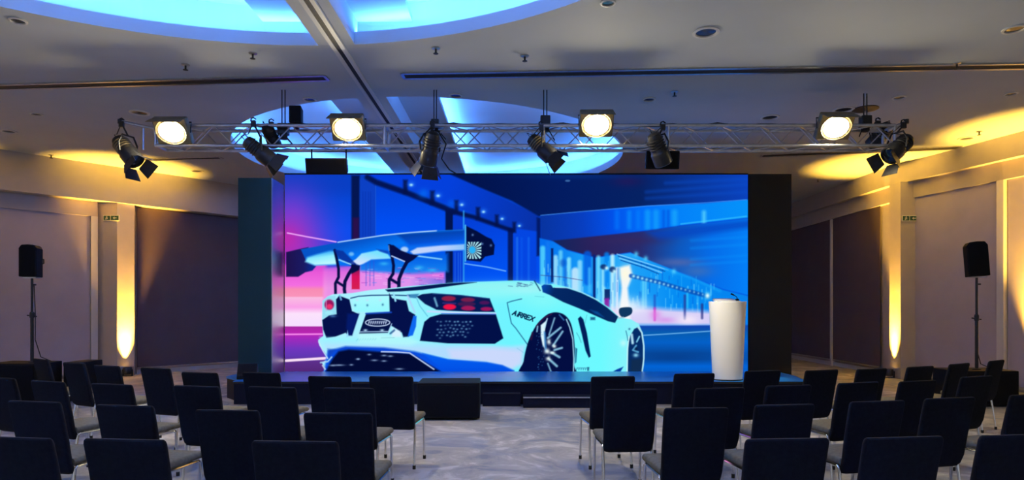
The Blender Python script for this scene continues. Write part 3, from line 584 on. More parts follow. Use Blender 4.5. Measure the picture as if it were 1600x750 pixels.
o = MB().box(sx0+0.2, sx1-0.2, 0.1, 0.6, 0, 0.08).box(sx0+0.3, sx0+0.38, 0.1, 0.18, 0, 3.5).box(sx1-0.38, sx1-0.3, 0.1, 0.18, 0, 3.5).build('support_frame', M_blackm, screen)
# side wings
WY = 11.22
xl = (372-CX)*WY/F; zt = CAMZ+(HY-278)*WY/F; xi = (424-CX)*WY/F
w = tag(empty('screen_wing', (xl, WY, 0)), 'dark teal side wing left of the video wall', 'stage flat', 'side wings of the video wall'); W_ = Matrix.Translation((-xl, -WY, 0))
o = MB().prism([(xl, WY), (xi, WY), (xi, WY+0.06), (xl, WY+0.06)], 0, zt).build('drape', M_wingL, w); o.matrix_local = W_
pts = [(xi+0.012*math.sin(k/6*math.pi/2), WY+0.012*(1-math.cos(k/6*math.pi/2))) for k in range(7)]+[(sx0-0.012, SY-0.012)]
pts += [(p[0]-0.05, p[1]+0.02) for p in pts[::-1]]
o = MB().prism([(x, min(y, SY-0.004)) for x, y in pts], 0, zt).build('added_return_panel', M_return, w, smooth=True, label='added satin return panel mirroring the screen colours'); o.matrix_local = W_  # panel added so the wing edge picks up the screen's glow
o = MB().box(0.1, 0.18, 0.1, 0.5, 0, 0.05).box(0.1, 0.15, 0.09, 0.14, 0, 3.4).build('brace', M_blackm, w)
xr = (1236-CX)*SY/F
w = tag(empty('screen_wing', (sx1, SY-0.02, 0)), 'black side wing right of the video wall behind the lectern', 'stage flat', 'side wings of the video wall')
MB().box(0.015, xr-sx1, 0, 0.10, 0, sz1+0.01).build('drape', M_wingR, w); MB().box(0.3, 0.35, 0.11, 0.16, 0, 3.4).box(0.3, 0.35, 0.11, 0.5, 0, 0.05).build('brace', M_blackm, w)

# ------------------------------------------------------------------ stage, steps
SZ = 0.36
st = tag(empty('stage', (0, 10.0, 0)), 'low stage with blue carpet, screen glow put into its colour, in front of the video wall', 'stage')
foot = [(-4.42, 0.30), (-4.36, 0.0), (4.62, 0.0), (4.80, 0.9), (4.80, 1.60), (-4.13, 1.60), (-4.13, 1.18), (-4.80, 1.18), (-4.80, 0.75)]
MB().prism(foot, SZ-0.03, SZ).build('deck', M_stage, st)
MB().prism([(x*0.998, y+0.01 if y < 1 else y) for x, y in foot], 0, SZ-0.03).build('skirt', M_skirt, st)
MB().box(-4.36, 4.62, -0.012, 0.0, SZ-0.035, SZ-0.005).build('edge_trim', M_blackm, st)
sp = tag(empty('stage_step', (0.72, 9.80, 0)), 'dark step with bright nosing in front of the stage beside the aisle', 'step')
MB().box(-0.55, 0.75, -0.16, 0.18, 0, 0.165).build('step_body', M_skirt, sp, bevel=0.006); MB().box(-0.55, 0.75, -0.168, -0.155, 0.150, 0.168).build('nosing', M_alu, sp)
sp = tag(empty('stage_step', (-0.15, 9.88, 0)), 'short dark step against the stage, right of the black box', 'step')
MB().box(-0.30, 0.28, -0.08, 0.10, 0, 0.20).build('step_body', M_skirt, sp, bevel=0.006); MB().box(-0.30, 0.28, -0.086, -0.076, 0.19, 0.203).build('nosing', M_blackm, sp)
# black box at the foot of the stage
bx = tag(empty('subwoofer', (-0.86, 8.80, 0), 0.03), 'large black speaker box on the carpet before the stage', 'speaker')
MB().box(-0.42, 0.42, -0.21, 0.40, 0.02, 0.50).build('cabinet', M_black, bx, bevel=0.012); MB().box(-0.39, 0.39, -0.222, -0.21, 0.05, 0.47).build('grille', M_grille, bx, bevel=0.004)
for sx in (-0.36, 0.36):
    for sy in (-0.16, 0.35): MB().lathe([(0.025, 0), (0.03, 0.022)], 10, Matrix.Translation((sx, sy, 0))).build('foot', M_rub, bx)
# stage monitor on the stage, left end
mo = tag(empty('stage_monitor', (*at_z(387, 591, SZ).xy, SZ), 0.3), 'small black stage monitor by the foot of the left wing', 'speaker')
sec = lambda y0, y1, z0, z1: None
m = MB(); prof = [(-0.17, 0), (0.16, 0), (0.13, 0.17), (0.02, 0.24), (-0.16, 0.06)]
m.loft([[(-0.15, y, z) for y, z in prof], [(0.15, y, z) for y, z in prof]]); m.build('cabinet', M_black, mo, bevel=0.008)
m = MB().box(-0.125, 0.125, -0.003, 0.003, -0.10, 0.10, Matrix.Translation((0, -0.073, 0.152)) @ Matrix.Rotation(-math.radians(45), 4, 'X')); m.build('grille', M_grille, mo)

# lectern
LB = at_z(1141, 595, SZ)
le = tag(empty('lectern', (LB.x, 10.22, SZ)), 'white tapering lectern standing on the right of the stage', 'lectern')
m = MB(); prof = [(0.232, 0.0), (0.236, 0.02), (0.250, 0.35), (0.268, 0.75), (0.287, 1.12), (0.297, 1.245), (0.290, 1.25), (0.283, 1.235), (0.262, 1.12), (0.0, 1.10)]
m.lathe(prof, 40, sy=0.72); m.build('body', M_lect, le, smooth=True)
MB().lathe([(0.225, -0.0), (0.240, 0.004), (0.240, 0.016), (0.225, 0.02)], 40, sy=0.74).build('base_ring', M_black, le)
m = MB().box(-0.20, 0.19, -0.11, 0.12, -0.01, 0.01, Matrix.Translation((0, 0.02, 1.262)) @ Matrix.Rotation(math.radians(10), 4, 'X')); m.build('reading_shelf', M_lect, le, bevel=0.004)
pp = tag(MB().box(-0.15, 0.15, -0.105, 0.105, 0, 0.012, Matrix.Rotation(math.radians(10), 4, 'X')).build('paper_stack', M_lect), 'white sheets of paper lying on the lectern top', 'paper')
pp.location = (LB.x-0.04, 10.24, SZ+1.2745)
mc = tag(empty('microphone', (LB.x+0.15, 10.20, SZ+1.282)), 'small black gooseneck microphone on the lectern', 'microphone')
MB().lathe([(0.03, -0.01), (0.03, 0.005), (0.01, 0.015)], 14).build('base', M_black, mc)
MB().tube([(0, 0, 0.01), (-0.005, 0, 0.035), (-0.03, -0.01, 0.055), (-0.07, -0.02, 0.075)], 0.006, 8).build('gooseneck', M_black, mc, smooth=True)
MB().tube([(-0.065, -0.018, 0.073), (-0.085, -0.024, 0.082), (-0.11, -0.03, 0.09)], 0.013, 10).build('capsule', M_black, mc, smooth=True)

# ------------------------------------------------------------------ loudspeakers on poles over subwoofers
def pole_speaker(px, ytop, ybot, d, wpx, tilt, yaw, where, subs):
    p = at_d(px, ybot, d); H = (ybot-ytop)*d/F; W = wpx*d/F
    for (x0, x1, zt_, dy, lab) in subs:
        s = tag(empty('subwoofer', ((x0+x1)/2, d+dy, 0)), lab, 'speaker'); hw = (x1-x0)/2
        MB().box(-hw, hw, -0.26, 0.32, 0.02, zt_).build('cabinet', M_black, s, bevel=0.012); MB().box(-hw+0.03, hw-0.03, -0.272, -0.26, 0.05, zt_-0.03).build('grille', M_grille, s, bevel=0.004)
        for sx in (-hw+0.05, hw-0.05):
            for sy in (-0.2, 0.26): MB().lathe([(0.025, 0), (0.03, 0.022)], 10, Matrix.Translation((sx, sy, 0))).build('foot', M_rub, s)
    zsub = subs[0][2]
    pl = tag(empty('speaker_pole', (p.x, d, zsub)), f'black pole carrying the {where} loudspeaker above the subwoofer', 'speaker stand')
    h = p.z-zsub
    MB().tube([(0,0,0), (0,0,h*0.55)], 0.024, 12).build('lower_tube', M_blackm, pl, smooth=True); MB().tube([(0,0,h*0.5), (0,0,h+0.02)], 0.018, 12).build('upper_tube', M_blackm, pl, smooth=True)
    MB().lathe([(0.03, h*0.53), (0.034, h*0.54), (0.034, h*0.585), (0.026, h*0.60)], 14).build('collar', M_blackm, pl)
    MB().tube([(-0.075, 0, h*0.56), (0.07, 0, h*0.545)], 0.011, 8).build('knob', M_blackm, pl); MB().tube([(0, 0, h-0.10), (0.06, 0, h-0.10)], 0.013, 8).build('knob', M_blackm, pl)
    MB().lathe([(0.06, 0), (0.06, 0.012), (0.03, 0.02)], 16).build('flange', M_blackm, pl)
    MB().box(-W*0.42, W*0.42, -0.06, 0.06, h+0.0, h+0.02).build('mounting_plate', M_alu, pl)
    sp_ = tag(empty('loudspeaker', (p.x, d, p.z+0.02), yaw), f'black loudspeaker with rounded top on the {where} pole', 'speaker')
    m = MB(); n = 10; hw = W/2
    secs = []
    fr = [(-hw, 0), (hw, 0), (hw, H*0.88), (hw*0.72, H*0.985), (0, H), (-hw*0.72, H*0.985), (-hw, H*0.88)]
    bk = [(x*0.66, z) for x, z in fr]
    m.loft([[(x, -0.15, z) for x, z in fr], [(x, 0.05, z) for x, z in fr], [(x, 0.17, z) for x, z in bk]])
    b = m.build('cabinet', M_black, sp_, bevel=0.012); 
    g = MB().loft([[(x*0.9, -0.162, z*0.93+H*0.03) for x, z in fr], [(x*0.9, -0.15, z*0.93+H*0.03) for x, z in fr]]).build('grille', M_grille, sp_)
    h1 = MB().tube([(hw*0.9, 0.06, H*0.42), (hw+0.02, 0.05, H*0.44), (hw+0.02, 0.05, H*0.56), (hw*0.9, 0.06, H*0.58)], 0.010, 8).build('handle', M_blackm, sp_)
    sp_.rotation_euler = (0, math.radians(tilt), yaw)
    c = MB().tube([(p.x+0.01, d+0.03, p.z-0.1), (p.x+0.03, d+0.03, p.z-0.6), (p.x+0.02, d+0.04, zsub+0.35), (p.x+0.10, d+0.05, zsub+0.08), (p.x+0.26, d+0.06, zsub+0.012)], 0.007, 6)
    tag(c.build('speaker_cable', M_rub, smooth=True), f'thin black cable hanging from the {where} loudspeaker', 'cable')
pole_speaker(50, 385, 435, 10.0, 24, 0, 0.25, 'left', [(-8.05, -7.25, 0.66, 0.0, 'big black subwoofer under the left loudspeaker pole'), (-7.18, -6.92, 0.64, 0.5, 'narrow black speaker case right of the left subwoofer')])
pole_speaker(1526, 380, 434, 10.0, 28, -4, -0.35, 'right', [(6.78, 7.72, 0.55, 0.0, 'big black subwoofer under the right loudspeaker pole')])

# ------------------------------------------------------------------ amber uplights at the pilasters
def uplight(x, y, aim, lab, power):
    u = tag(empty('floor_uplight', (x, y, 0)), lab, 'uplight', 'amber uplights along the walls')
    MB().lathe([(0.075, 0.05), (0.085, 0.06), (0.085, 0.19), (0.078, 0.20), (0.070, 0.185)], 18).build('housing', M_blackm, u, smooth=True)
    MB().lathe([(0.068, 0.184), (0.0, 0.188)], 18).build('lens', M_amber, u)
    MB().box(-0.11, -0.095, -0.02, 0.02, 0.0, 0.15).box(0.095, 0.11, -0.02, 0.02, 0.0, 0.15).box(-0.11, 0.11, -0.03, 0.03, 0.0, 0.012).build('bracket', M_blackm, u)
    L = bpy.data.lights.new('amber_beam', 'SPOT'); L.energy = power; L.color = (1.0, 0.50, 0.055); L.spot_size = math.radians(44); L.spot_blend = 1.0; L.shadow_soft_size = 0.06
    lo = bpy.data.objects.new('amber_beam', L); COL.objects.link(lo); lo.parent = u
    d = Vector(aim)-Vector((x, y, 0.2)); lo.matrix_local = look_matrix(Vector((0, 0, 0.205)), d)
    return u
ux, uy = (PB[0]+PC[0])/2+LN.x*0.105, (PB[1]+PC[1])/2+LN.y*0.105
uplight(ux, uy, (ux, uy, 4.6), 'small amber uplight at the foot of the left pilaster', UP_E)
uplight(8.155, 13.84, (8.07, 13.85, 4.6), 'small amber uplight at the foot of the right pilaster', UP_E)
q = rp(11.05, -0.22); uplight(q[0], q[1], (q[0]+0.05, q[1], 4.6), 'small amber uplight by the window post at the right edge', UP_E)
q = lp(-1.6, 0.18); uplight(q[0], q[1], (q[0]-0.05, q[1], 4.6), 'small amber uplight by the left wall beyond the frame', UP_E*0.8)

# ------------------------------------------------------------------ exit signs
def exit_sign(p, rz, w, h, lab):
    e = tag(empty('exit_sign', p, rz), lab, 'sign', 'emergency exit signs')
    MB().box(-w/2, w/2, 0, 0.02, -h/2, h/2).build('panel', M_cream, e, bevel=0.003)
    MB().box(-w*0.46, -w*0.06, -0.003, 0.0, -h*0.36, h*0.36).build('pictogram_field', M_green, e); MB().box(-w*0.01, w*0.46, -0.003, 0.0, -h*0.36, h*0.36).build('arrow_field', M_green, e)
    m = MB(); x = -w*0.26; k = h*0.3
    m.box(x-k*0.2, x+k*0.25, -0.006, -0.003, k*0.55, k*1.0).box(x-k*0.25, x+k*0.2, -0.006, -0.003, -k*0.2, k*0.5).box(x-k*0.7, x-k*0.2, -0.006, -0.003, -k*0.9, -k*0.2).box(x+k*0.05, x+k*0.6, -0.006, -0.003, -k*0.6, -k*0.2).box(x-k*0.7, x+k*0.7, -0.006, -0.003, k*0.1, k*0.3)
    m.build('running_figure', M_cream, e)
    m = MB(); x = w*0.23; m.box(x-k*0.2, x+k*1.1, -0.006, -0.003, -k*0.22, k*0.22).prism([(0,0)], 0, 0) if False else m.box(x-k*0.1, x+k*1.1, -0.006, -0.003, -k*0.22, k*0.22)
    m.add([(x-k*1.0, -0.006, 0), (x-k*0.1, -0.006, k*0.8), (x-k*0.1, -0.006, -k*0.8), (x-k*1.0, -0.003, 0), (x-k*0.1, -0.003, k*0.8), (x-k*0.1, -0.003, -k*0.8)], [(0,1,2),(3,5,4),(0,3,4,1),(1,4,5,2),(2,5,3,0)])
    m.build('arrow', M_cream, e)
PA = lp(s_pil0, WO); pa = math.atan2(PB[1]-PA[1], PB[0]-PA[0])
exit_sign((PA[0]+(PB[0]-PA[0])*0.72+0.024*math.sin(pa), PA[1]+(PB[1]-PA[1])*0.72-0.024*math.cos(pa), 3.50), pa, 0.36, 0.13, 'green and cream exit sign high on the left pilaster')
exit_sign((8.46, yp0-0.022, 3.42), 0, 0.34, 0.13, 'green and cream exit sign high on the right pilaster')

# ------------------------------------------------------------------ ceiling fittings
def slot(px0, py0, px1, py1, w, lab):
    a, b = at_z(px0, py0, ZC), at_z(px1, py1, ZC); L = (b-a).length; ang = math.atan2(b.y-a.y, b.x-a.x)
    e = tag(empty('linear_diffuser', ((a.x+b.x)/2, (a.y+b.y)/2, ZC-0.002), ang), lab, 'air vent', 'linear slots in the ceiling')
    MB().box(-L/2, L/2, -w/2+0.02, w/2-0.02, -0.006, 0.0).build('slot', M_slot, e)
    for s in (-1, 1): MB().box(-L/2, L/2, s*w/2-0.02, s*w/2+0.02, -0.014, 0.0).build('flange', M_alu, e)
    for s in (-1, 1): MB().box(s*L/2-0.02, s*L/2+0.02, -w/2, w/2, -0.014, 0.0).build('end_cap', M_alu, e)
slot(-20, 136, 510, 121, 0.17, 'long dark ceiling slot left of the partition rail')
slot(630, 118, 1700, 101, 0.17, 'long dark ceiling slot right of the partition rail')
slot(225, 249, 345, 246, 0.16, 'short dark ceiling slot behind the left truss end')
slot(1190, 243, 1498, 230, 0.22, 'short ceiling slot behind the right truss end')
def downlight(px, py, r, lab):
    p = at_z(px, py, ZC); e = tag(empty('recessed_downlight', p), lab, 'downlight', 'unlit recessed ceiling downlights')
    MB().lathe([(r, -0.001), (r, -0.012), (r*0.78, -0.016), (r*0.74, -0.002)], 24).build('trim_ring', M_trimw, e, smooth=True)
    MB().lathe([(0.0, -0.004), (r*0.74, -0.003)], 24).build('lens', M_glass, e)
for px, py, r, lab in ((1103, 50, 0.15, 'large recessed ceiling downlight high in the right half'), (950, 4, 0.08, 'recessed downlight at the top edge right of the near cove'), (57, 178, 0.09, 'recessed downlight above the left wall fascia'), (28, 32, 0.09, 'recessed downlight in the upper left corner'),
        (14, 205, 0.13, 'recessed downlight near the left frame edge'), (1203, 183, 0.15, 'recessed downlight above the truss right of centre'), (218, 176, 0.15, 'recessed downlight above the left truss end'), (1014, 155, 0.10, 'recessed downlight just in front of the far cove'),
        (712, 149, 0.10, 'recessed downlight beside the partition rail'), (484, 155, 0.10, 'recessed downlight left of the partition rail'), (308, 267, 0.14, 'recessed downlight by the left fascia behind the truss'), (1580, 146, 0.09, 'recessed downlight near the right frame edge'),
        (1405, 152, 0.10, 'recessed downlight above the right truss end'), (1318, 171, 0.16, 'recessed downlight left of the round ceiling plate'), (1585, 45, 0.12, 'recessed downlight in the upper right corner'), (1510, 216, 0.14, 'recessed downlight in the amber glow at right')):
    downlight(px, py, r, lab)
def sprinkler(px, py, lab):
    p = at_z(px, py, ZC); e = tag(empty('sprinkler', p), lab, 'sprinkler', 'ceiling sprinkler heads')
    MB().lathe([(0.05, 0.0), (0.05, -0.008), (0.02, -0.014)], 16).build('rosette', M_alu, e); MB().tube([(0,0,-0.01), (0,0,-0.06)], 0.012, 8).build('stem', M_blackm, e); MB().lathe([(0.006, -0.062), (0.032, -0.066), (0.032, -0.070), (0.0, -0.072)], 12).build('deflector', M_blackm, e)
for px, py, lab in ((290, 101, 'small dark sprinkler below the left part of the near cove'), (395, 83, 'small dark sprinkler nearest the near cove on the left'), (820, 87, 'small dark sprinkler right of the near cove'), (681, 75, 'small dark sprinkler just right of the partition rail'),
        (1495, 99, 'small dark sprinkler on the right ceiling slot'), (80, 242, 'small dark sprinkler by the left fascia edge'), (1530, 205, 'small dark sprinkler in the right amber glow'), (1054, 143, 'small dark sprinkler right of the far cove'), (1278, 280, 'small dark sprinkler right of the right wing')):
    sprinkler(px, py, lab)
p = at_z(1352, 170, ZC); e = tag(empty('ceiling_rose', p), 'dark round plate on the ceiling above the right hoist', 'ceiling plate')
MB().lathe([(0.19, 0.0), (0.19, -0.012), (0.10, -0.03), (0.05, -0.035)], 24).build('plate', M_blackm, e, smooth=True); MB().tube([(0, 0, -0.03), (0, 0, -0.07)], 0.012, 8).build('eye_bolt', M_alu, e)

# ------------------------------------------------------------------ lighting truss
TD, TW = 9.0, 0.285
tx0, tx1 = (243-CX)*TD/F, (1398-CX)*TD/F
tz1 = CAMZ+(HY-196)*TD/F; tz0 = tz1-TW; TL = tx1-tx0
truss = tag(empty('lighting_truss', ((tx0+tx1)/2, TD, tz0)), 'long aluminium box truss carrying the stage lamps', 'truss')
for y in (0, TW):
    for z in (0, TW): MB().tube([(-TL/2, y, z), (TL/2, y, z)], 0.025, 12).build('chord', M_alu, truss, smooth=True)
nb = 38; st_ = TL/nb
me_v = MB().tube([(-st_/2, 0, 0), (st_/2, 0, TW)], 0.009, 6).mesh('brace', M_alu, True); me_w = MB().tube([(-st_/2, 0, TW), (st_/2, 0, 0)], 0.009, 6).mesh('brace', M_alu, True)
me_h = MB().tube([(-st_/2, 0, 0), (st_/2, TW, 0)], 0.009, 6).mesh('brace', M_alu, True); me_i = MB().tube([(-st_/2, TW, 0), (st_/2, 0, 0)], 0.009, 6).mesh('brace', M_alu, True)
for i in range(nb):
    x = -TL/2+(i+0.5)*st_
    place('brace', (me_v, me_w)[i % 2], truss, M=Matrix.Translation((x, 0, 0))); place('brace', (me_w, me_v)[i % 2], truss, M=Matrix.Translation((x, TW, 0)))
    place('brace', (me_h, me_i)[i % 2], truss, M=Matrix.Translation((x, 0, 0))); place('brace', (me_i, me_h)[i % 2], truss, M=Matrix.Translation((x, 0, TW)))
for x in (-TL/2, -TL/2+TL*0.31, -TL/2+TL*0.525, -TL/2+TL*0.694, TL/2):
    m = MB()
    for y in (0, TW): m.tube([(x, y, 0), (x, y, TW)], 0.022, 10)
    for z in (0, TW): m.tube([(x, 0, z), (x, TW, z)], 0.020, 10)
    m.build('joint_frame', M_alu, truss, smooth=True)

# ------------------------------------------------------------------ lamps on the truss
def T2(p): return Vector(p)
def stage_lamp(px, py, cpx, cpy, direction, lab, size=1.0, gold=False, doors=True, power=0.0, aim=None, d=TD-0.05):
    """body centre at a pixel, hung by a hook clamp whose top sits at (cpx, cpy)"""
    c = at_d(px, py, d); k = at_d(cpx, cpy, d); e = tag(empty('stage_lamp', c), lab, 'stage lamp', 'dark stage lamps hung on the truss')
    D = Vector(direction).normalized(); Rm = D.to_track_quat('-Z', 'Y').to_matrix().to_4x4(); S = size
    bodym = M_warmlit if gold else M_blackm
    m = MB().lathe([(0.035*S, 0.24*S), (0.075*S, 0.22*S), (0.092*S, 0.17*S), (0.092*S, 0.02*S), (0.105*S, 0.0), (0.112*S, -0.02*S), (0.112*S, -0.16*S), (0.100*S, -0.17*S), (0.095*S, -0.14*S)], 20, Rm); m.build('housing', M_blackm, e, smooth=True)
    for i in range(4):
        z = (0.045+i*0.034)*S; MB().lathe([(0.094*S, z), (0.104*S, z+0.004*S), (0.104*S, z+0.010*S), (0.094*S, z+0.014*S)], 20, Rm).build('cooling_fin', bodym, e)
    MB().lathe([(0.094*S, -0.145*S), (0.05*S, -0.156*S), (0.0, -0.16*S)], 20, Rm).build('lens', M_glass, e, smooth=True)
    if doors:
        for i in range(4):
            a = Rm @ Matrix.Rotation(i*math.pi/2, 4, 'Z') @ Matrix.Translation((0, 0.105*S, -0.17*S)) @ Matrix.Rotation(math.radians(26), 4, 'X')
            w0, w1 = 0.085*S, 0.11*S
            v = [a @ Vector(p) for p in ((-w0, 0, 0), (w0, 0, 0), (w1, 0, -0.15*S), (-w1, 0, -0.15*S), (-w0, 0.004, 0), (w0, 0.004, 0), (w1, 0.004, -0.15*S), (-w1, 0.004, -0.15*S))]
            MB().add(v, [(0,1,2,3),(7,6,5,4),(0,4,5,1),(1,5,6,2),(2,6,7,3),(3,7,4,0)]).build('barn_door', M_blackm, e)
    # yoke and clamp in world axes, relative to the body centre
    side = Vector((D.y, -D.x, 0)); side = side.normalized() if side.length > 0.05 else Vector((1, 0, 0))
    kk = k-c; top = Vector((0, 0, 0.20*S))
    MB().tube([side*0.12*S, side*0.135*S+Vector((0,0,0.10*S)), side*0.08*S+top, -side*0.08*S+top, -side*0.135*S+Vector((0,0,0.10*S)), -side*0.12*S], 0.011*S, 8).build('yoke', M_blackm, e)
    MB().tube([top, top+(kk-top)*0.9], 0.012, 8).build('hanger', M_blackm, e)
    m = MB().box(-0.03, 0.03, -0.02, 0.02, -0.05, 0.03, Matrix.Translation(kk)).tube([kk+Vector((-0.035, 0, 0.02)), kk+Vector((-0.03, 0, 0.06)), kk+Vector((0.0, 0, 0.075)), kk+Vector((0.035, 0, 0.05))], 0.010, 6); m.build('hook_clamp', M_blackm, e)
    MB().tube([kk+Vector((-0.02, 0.02, 0)), kk*0.6+Vector((-0.12, 0.03, 0.02)), Rm @ Vector((0, 0, 0.26*S))+Vector((-0.03, 0, 0.04)), Rm @ Vector((0, 0, 0.23*S))], 0.006, 6).build('power_cable', M_rub, e, smooth=True)
    if power:
        L = bpy.data.lights.new('stage_beam', 'SPOT'); L.energy = power; L.color = (1.0, 0.88, 0.66); L.spot_size = math.radians(22); L.spot_blend = 0.6; L.shadow_soft_size = 0.07
        lo = bpy.data.objects.new('stage_beam', L); COL.objects.link(lo); lo.parent = e
        lo.matrix_local = look_matrix(D*0.33*S, D)
    return e
lect_dir = Vector((LB.x, 10.15, SZ+0.7))-at_d(1030, 237, TD)
stage_lamp(200, 238, 190, 193, (0.55, -0.15, -0.62), 'stage lamp tinted gold for floodlight on it, at the left end of the truss', 1.15, True)
stage_lamp(407, 238, 396, 192, (0.62, 0.3, -0.50), 'black stage lamp second from the left under the truss', 1.05)
stage_lamp(672, 236, 676, 197, (-0.28, 0.5, -0.95), 'black stage lamp hanging left of the truss centre', 1.15)
stage_lamp(848, 233, 846, 198, (0.60, -0.1, -0.60), 'stage lamp tinted gold for floodlight on it, right of the truss centre', 1.05, True)
stage_lamp(1030, 237, 1036, 198, lect_dir, 'black stage lamp aimed at the lectern before a black box', 1.15, False, False, KEY_E)
stage_lamp(1402, 233, 1412, 195, (-0.60, -0.2, -0.50), 'black stage lamp at the right end of the truss', 1.15)
stage_lamp(1374, 214, 1372, 192, (-0.2, 0.8, -0.5), 'stage lamp tinted brown for amber light, tucked behind the right end of the truss', 1.0, True, False, d=TD+TW+0.12)
stage_lamp(424, 214, 424, 194, (0.1, 0.8, -0.6), 'small black lamp clamped inside the truss under the black case', 0.85, False, False, d=TD+TW/2)
# outrigger arms at the ends
for s, px, ex, lab in ((-1, 243, 188, 'short bracket arm at the left truss end'), (1, 1398, 1416, 'short bracket arm at the right truss end')):
    a = at_d(px, 204, TD+0.03); b = at_d(ex, 190, TD-0.02); e = tag(empty('outrigger_arm', a), lab, 'bracket')
    MB().tube([Vector((-s*0.10, 0, 0)), b-a], 0.024, 10).build('tube', M_alu, e, smooth=True); MB().tube([(b-a)*0.35, (b-a)*0.35+Vector((0, 0, -0.32))], 0.014, 8).build('drop_tube', M_alu, e); MB().lathe([(0.034, -0.03), (0.034, 0.03)], 12, Matrix.Translation(b-a)).build('end_clamp', M_blackm, e)
def floodlight(px, py, lab):
    c = at_d(px, py, TD-0.12); e = tag(empty('floodlight', c), lab, 'floodlight', 'glowing warm floodlights on the truss'); R_ = Matrix.Rotation(math.radians(36), 4, 'X')
    MB().box(-0.235, 0.235, 0.0, 0.11, -0.185, 0.185, R_).build('housing', M_warmlit, e, bevel=0.02)  # gold-brown housing colour stands in for the glow of the lens
    MB().lathe([(0.212, 0.0), (0.207, 0.02), (0.196, 0.012)], 28, R_ @ Matrix.Translation((0, -0.001, 0)) @ Matrix.Rotation(math.pi/2, 4, 'X'), sy=0.84).build('bezel', M_warmlit, e, smooth=True)
    MB().lathe([(0.196, 0.008), (0.10, 0.022), (0.0, 0.027)], 28, R_ @ Matrix.Translation((0, -0.001, 0)) @ Matrix.Rotation(math.pi/2, 4, 'X'), sy=0.84).build('lens', M_flood, e, smooth=True, label='glowing warm white lens')
    MB().box(-0.23, 0.23, -0.15, 0.0, -0.004, 0.004, R_ @ Matrix.Translation((0, -0.0, 0.182)) @ Matrix.Rotation(math.radians(-6), 4, 'X')).build('added_visor', M_warmlit, e)  # visor added to block direct floodlight from the ceiling
    MB().tube([(-0.235, 0.05, 0), (-0.245, 0.06, 0.15), (0.245, 0.06, 0.15), (0.235, 0.05, 0)], 0.010, 6).build('yoke', M_blackm, e); MB().box(-0.03, 0.03, 0.05, 0.16, 0.12, 0.19).build('clamp', M_blackm, e)
for px, py, lab in ((268, 206, 'glowing warm floodlight nearest the left truss end'), (543, 201, 'glowing warm floodlight left of the truss centre, near the black case'), (932, 195, 'glowing warm floodlight right of the truss centre'), (1306, 199, 'glowing warm floodlight nearest the right truss end')): floodlight(px, py, lab)
# chain hoists
def hoist(px, py, lab, top=ZC, d=TD+TW/2, s=1.0):
    c = at_d(px, py, d); e = tag(empty('chain_hoist', c), lab, 'hoist', 'chain hoists above the truss')
    MB().box(-0.07*s, 0.07*s, -0.06*s, 0.06*s, -0.10*s, 0.06*s).build('motor_body', M_blackm, e, bevel=0.012); MB().lathe([(0.055*s, -0.16*s), (0.055*s, -0.10*s)], 12).build('chain_bag', M_rub, e)
    h = top-c.z
    for x in (-0.022, 0.022): MB().tube([(x*s, 0, 0.05*s), (x*s, 0, h)], 0.008, 6).build('chain', M_blackm, e)
    for q in (-1, 1): MB().tube([(q*0.05, 0, -0.14*s), (q*0.14, q*0.10, -0.26*s)], 0.008, 6).build('sling', M_rub, e)
hoist(852, 188, 'chain hoist above the truss at its centre right'); hoist(1352, 188, 'chain hoist under the round ceiling plate', top=ZC-0.05); hoist(443, 200, 'chain hoist beside the upright black case on the truss')
hoist(680, 192, 'chain hoist just right of the partition rail', s=0.8)
# hung black cases
def hung_case(px0, px1, py0, py1, d, tilt, lab, depth=0.3, name='hung_speaker', rods=True):
    c = at_d((px0+px1)/2, (py0+py1)/2, d); w = (px1-px0)*d/F; h = (py1-py0)*d/F
    e = tag(empty(name, c), lab, 'speaker'); R_ = Matrix.Rotation(math.radians(tilt), 4, 'X')
    m = MB(); fr = [(-w/2, -h/2), (w/2, -h/2), (w/2*1.0, h/2), (-w/2, h/2)]
    m.loft([[R_ @ Vector((x, -depth/2, z)) for x, z in fr], [R_ @ Vector((x*0.8, depth/2, z*0.8)) for x, z in fr]]); m.build('cabinet', M_black, e, bevel=0.012)
    MB().box(-w/2+0.025, w/2-0.025, -depth/2-0.012, -depth/2-0.001, -h/2+0.025, h/2-0.025, R_).build('grille', M_grille, e)
    if rods:
        for s in (-1, 1): MB().tube([(s*w*0.42, 0, 0), (s*w*0.42, 0.0, tz0-c.z-0.02)], 0.012, 8).build('hanging_rod', M_blackm, e)
    else:
        MB().box(-0.03, 0.03, -0.03, 0.03, -h/2-0.08, -h/2).build('clamp', M_blackm, e)
hung_case(482, 546, 247, 272, TD+0.12, 14, 'black wedge speaker hanging under the left half of the truss')
hung_case(1006, 1058, 237, 265, TD+0.30, 10, 'black speaker box hanging behind the lamp aimed at the lectern')
hung_case(454, 473, 167, 194, TD+0.1, 0, 'small upright black case standing on the truss', 0.16, 'upright_case', False)
# cable lying along the truss
pts = []
for i in range(60):
    t = i/59; x = tx0+0.6+t*(TL-1.2); pts.append((x, TD+TW*0.5+0.06*math.sin(i*1.3), tz1+0.035+0.02*abs(math.sin(i*0.9))))
tag(MB().tube(pts, 0.014, 6).build('power_cable', M_rub, smooth=True), 'black power cable lying along the top of the truss', 'cable')
pts = [at_d(676, 200, TD-0.03)+Vector((0.05, 0, 0)), at_d(697, 225, TD-0.06), at_d(690, 248, TD-0.04), at_d(702, 265, TD), at_d(712, 271, TD+0.2)]
tag(MB().tube([tuple(p) for p in pts], 0.010, 6).build('loose_cable', M_rub, smooth=True), 'loose black cable drooping below the truss centre', 'cable')

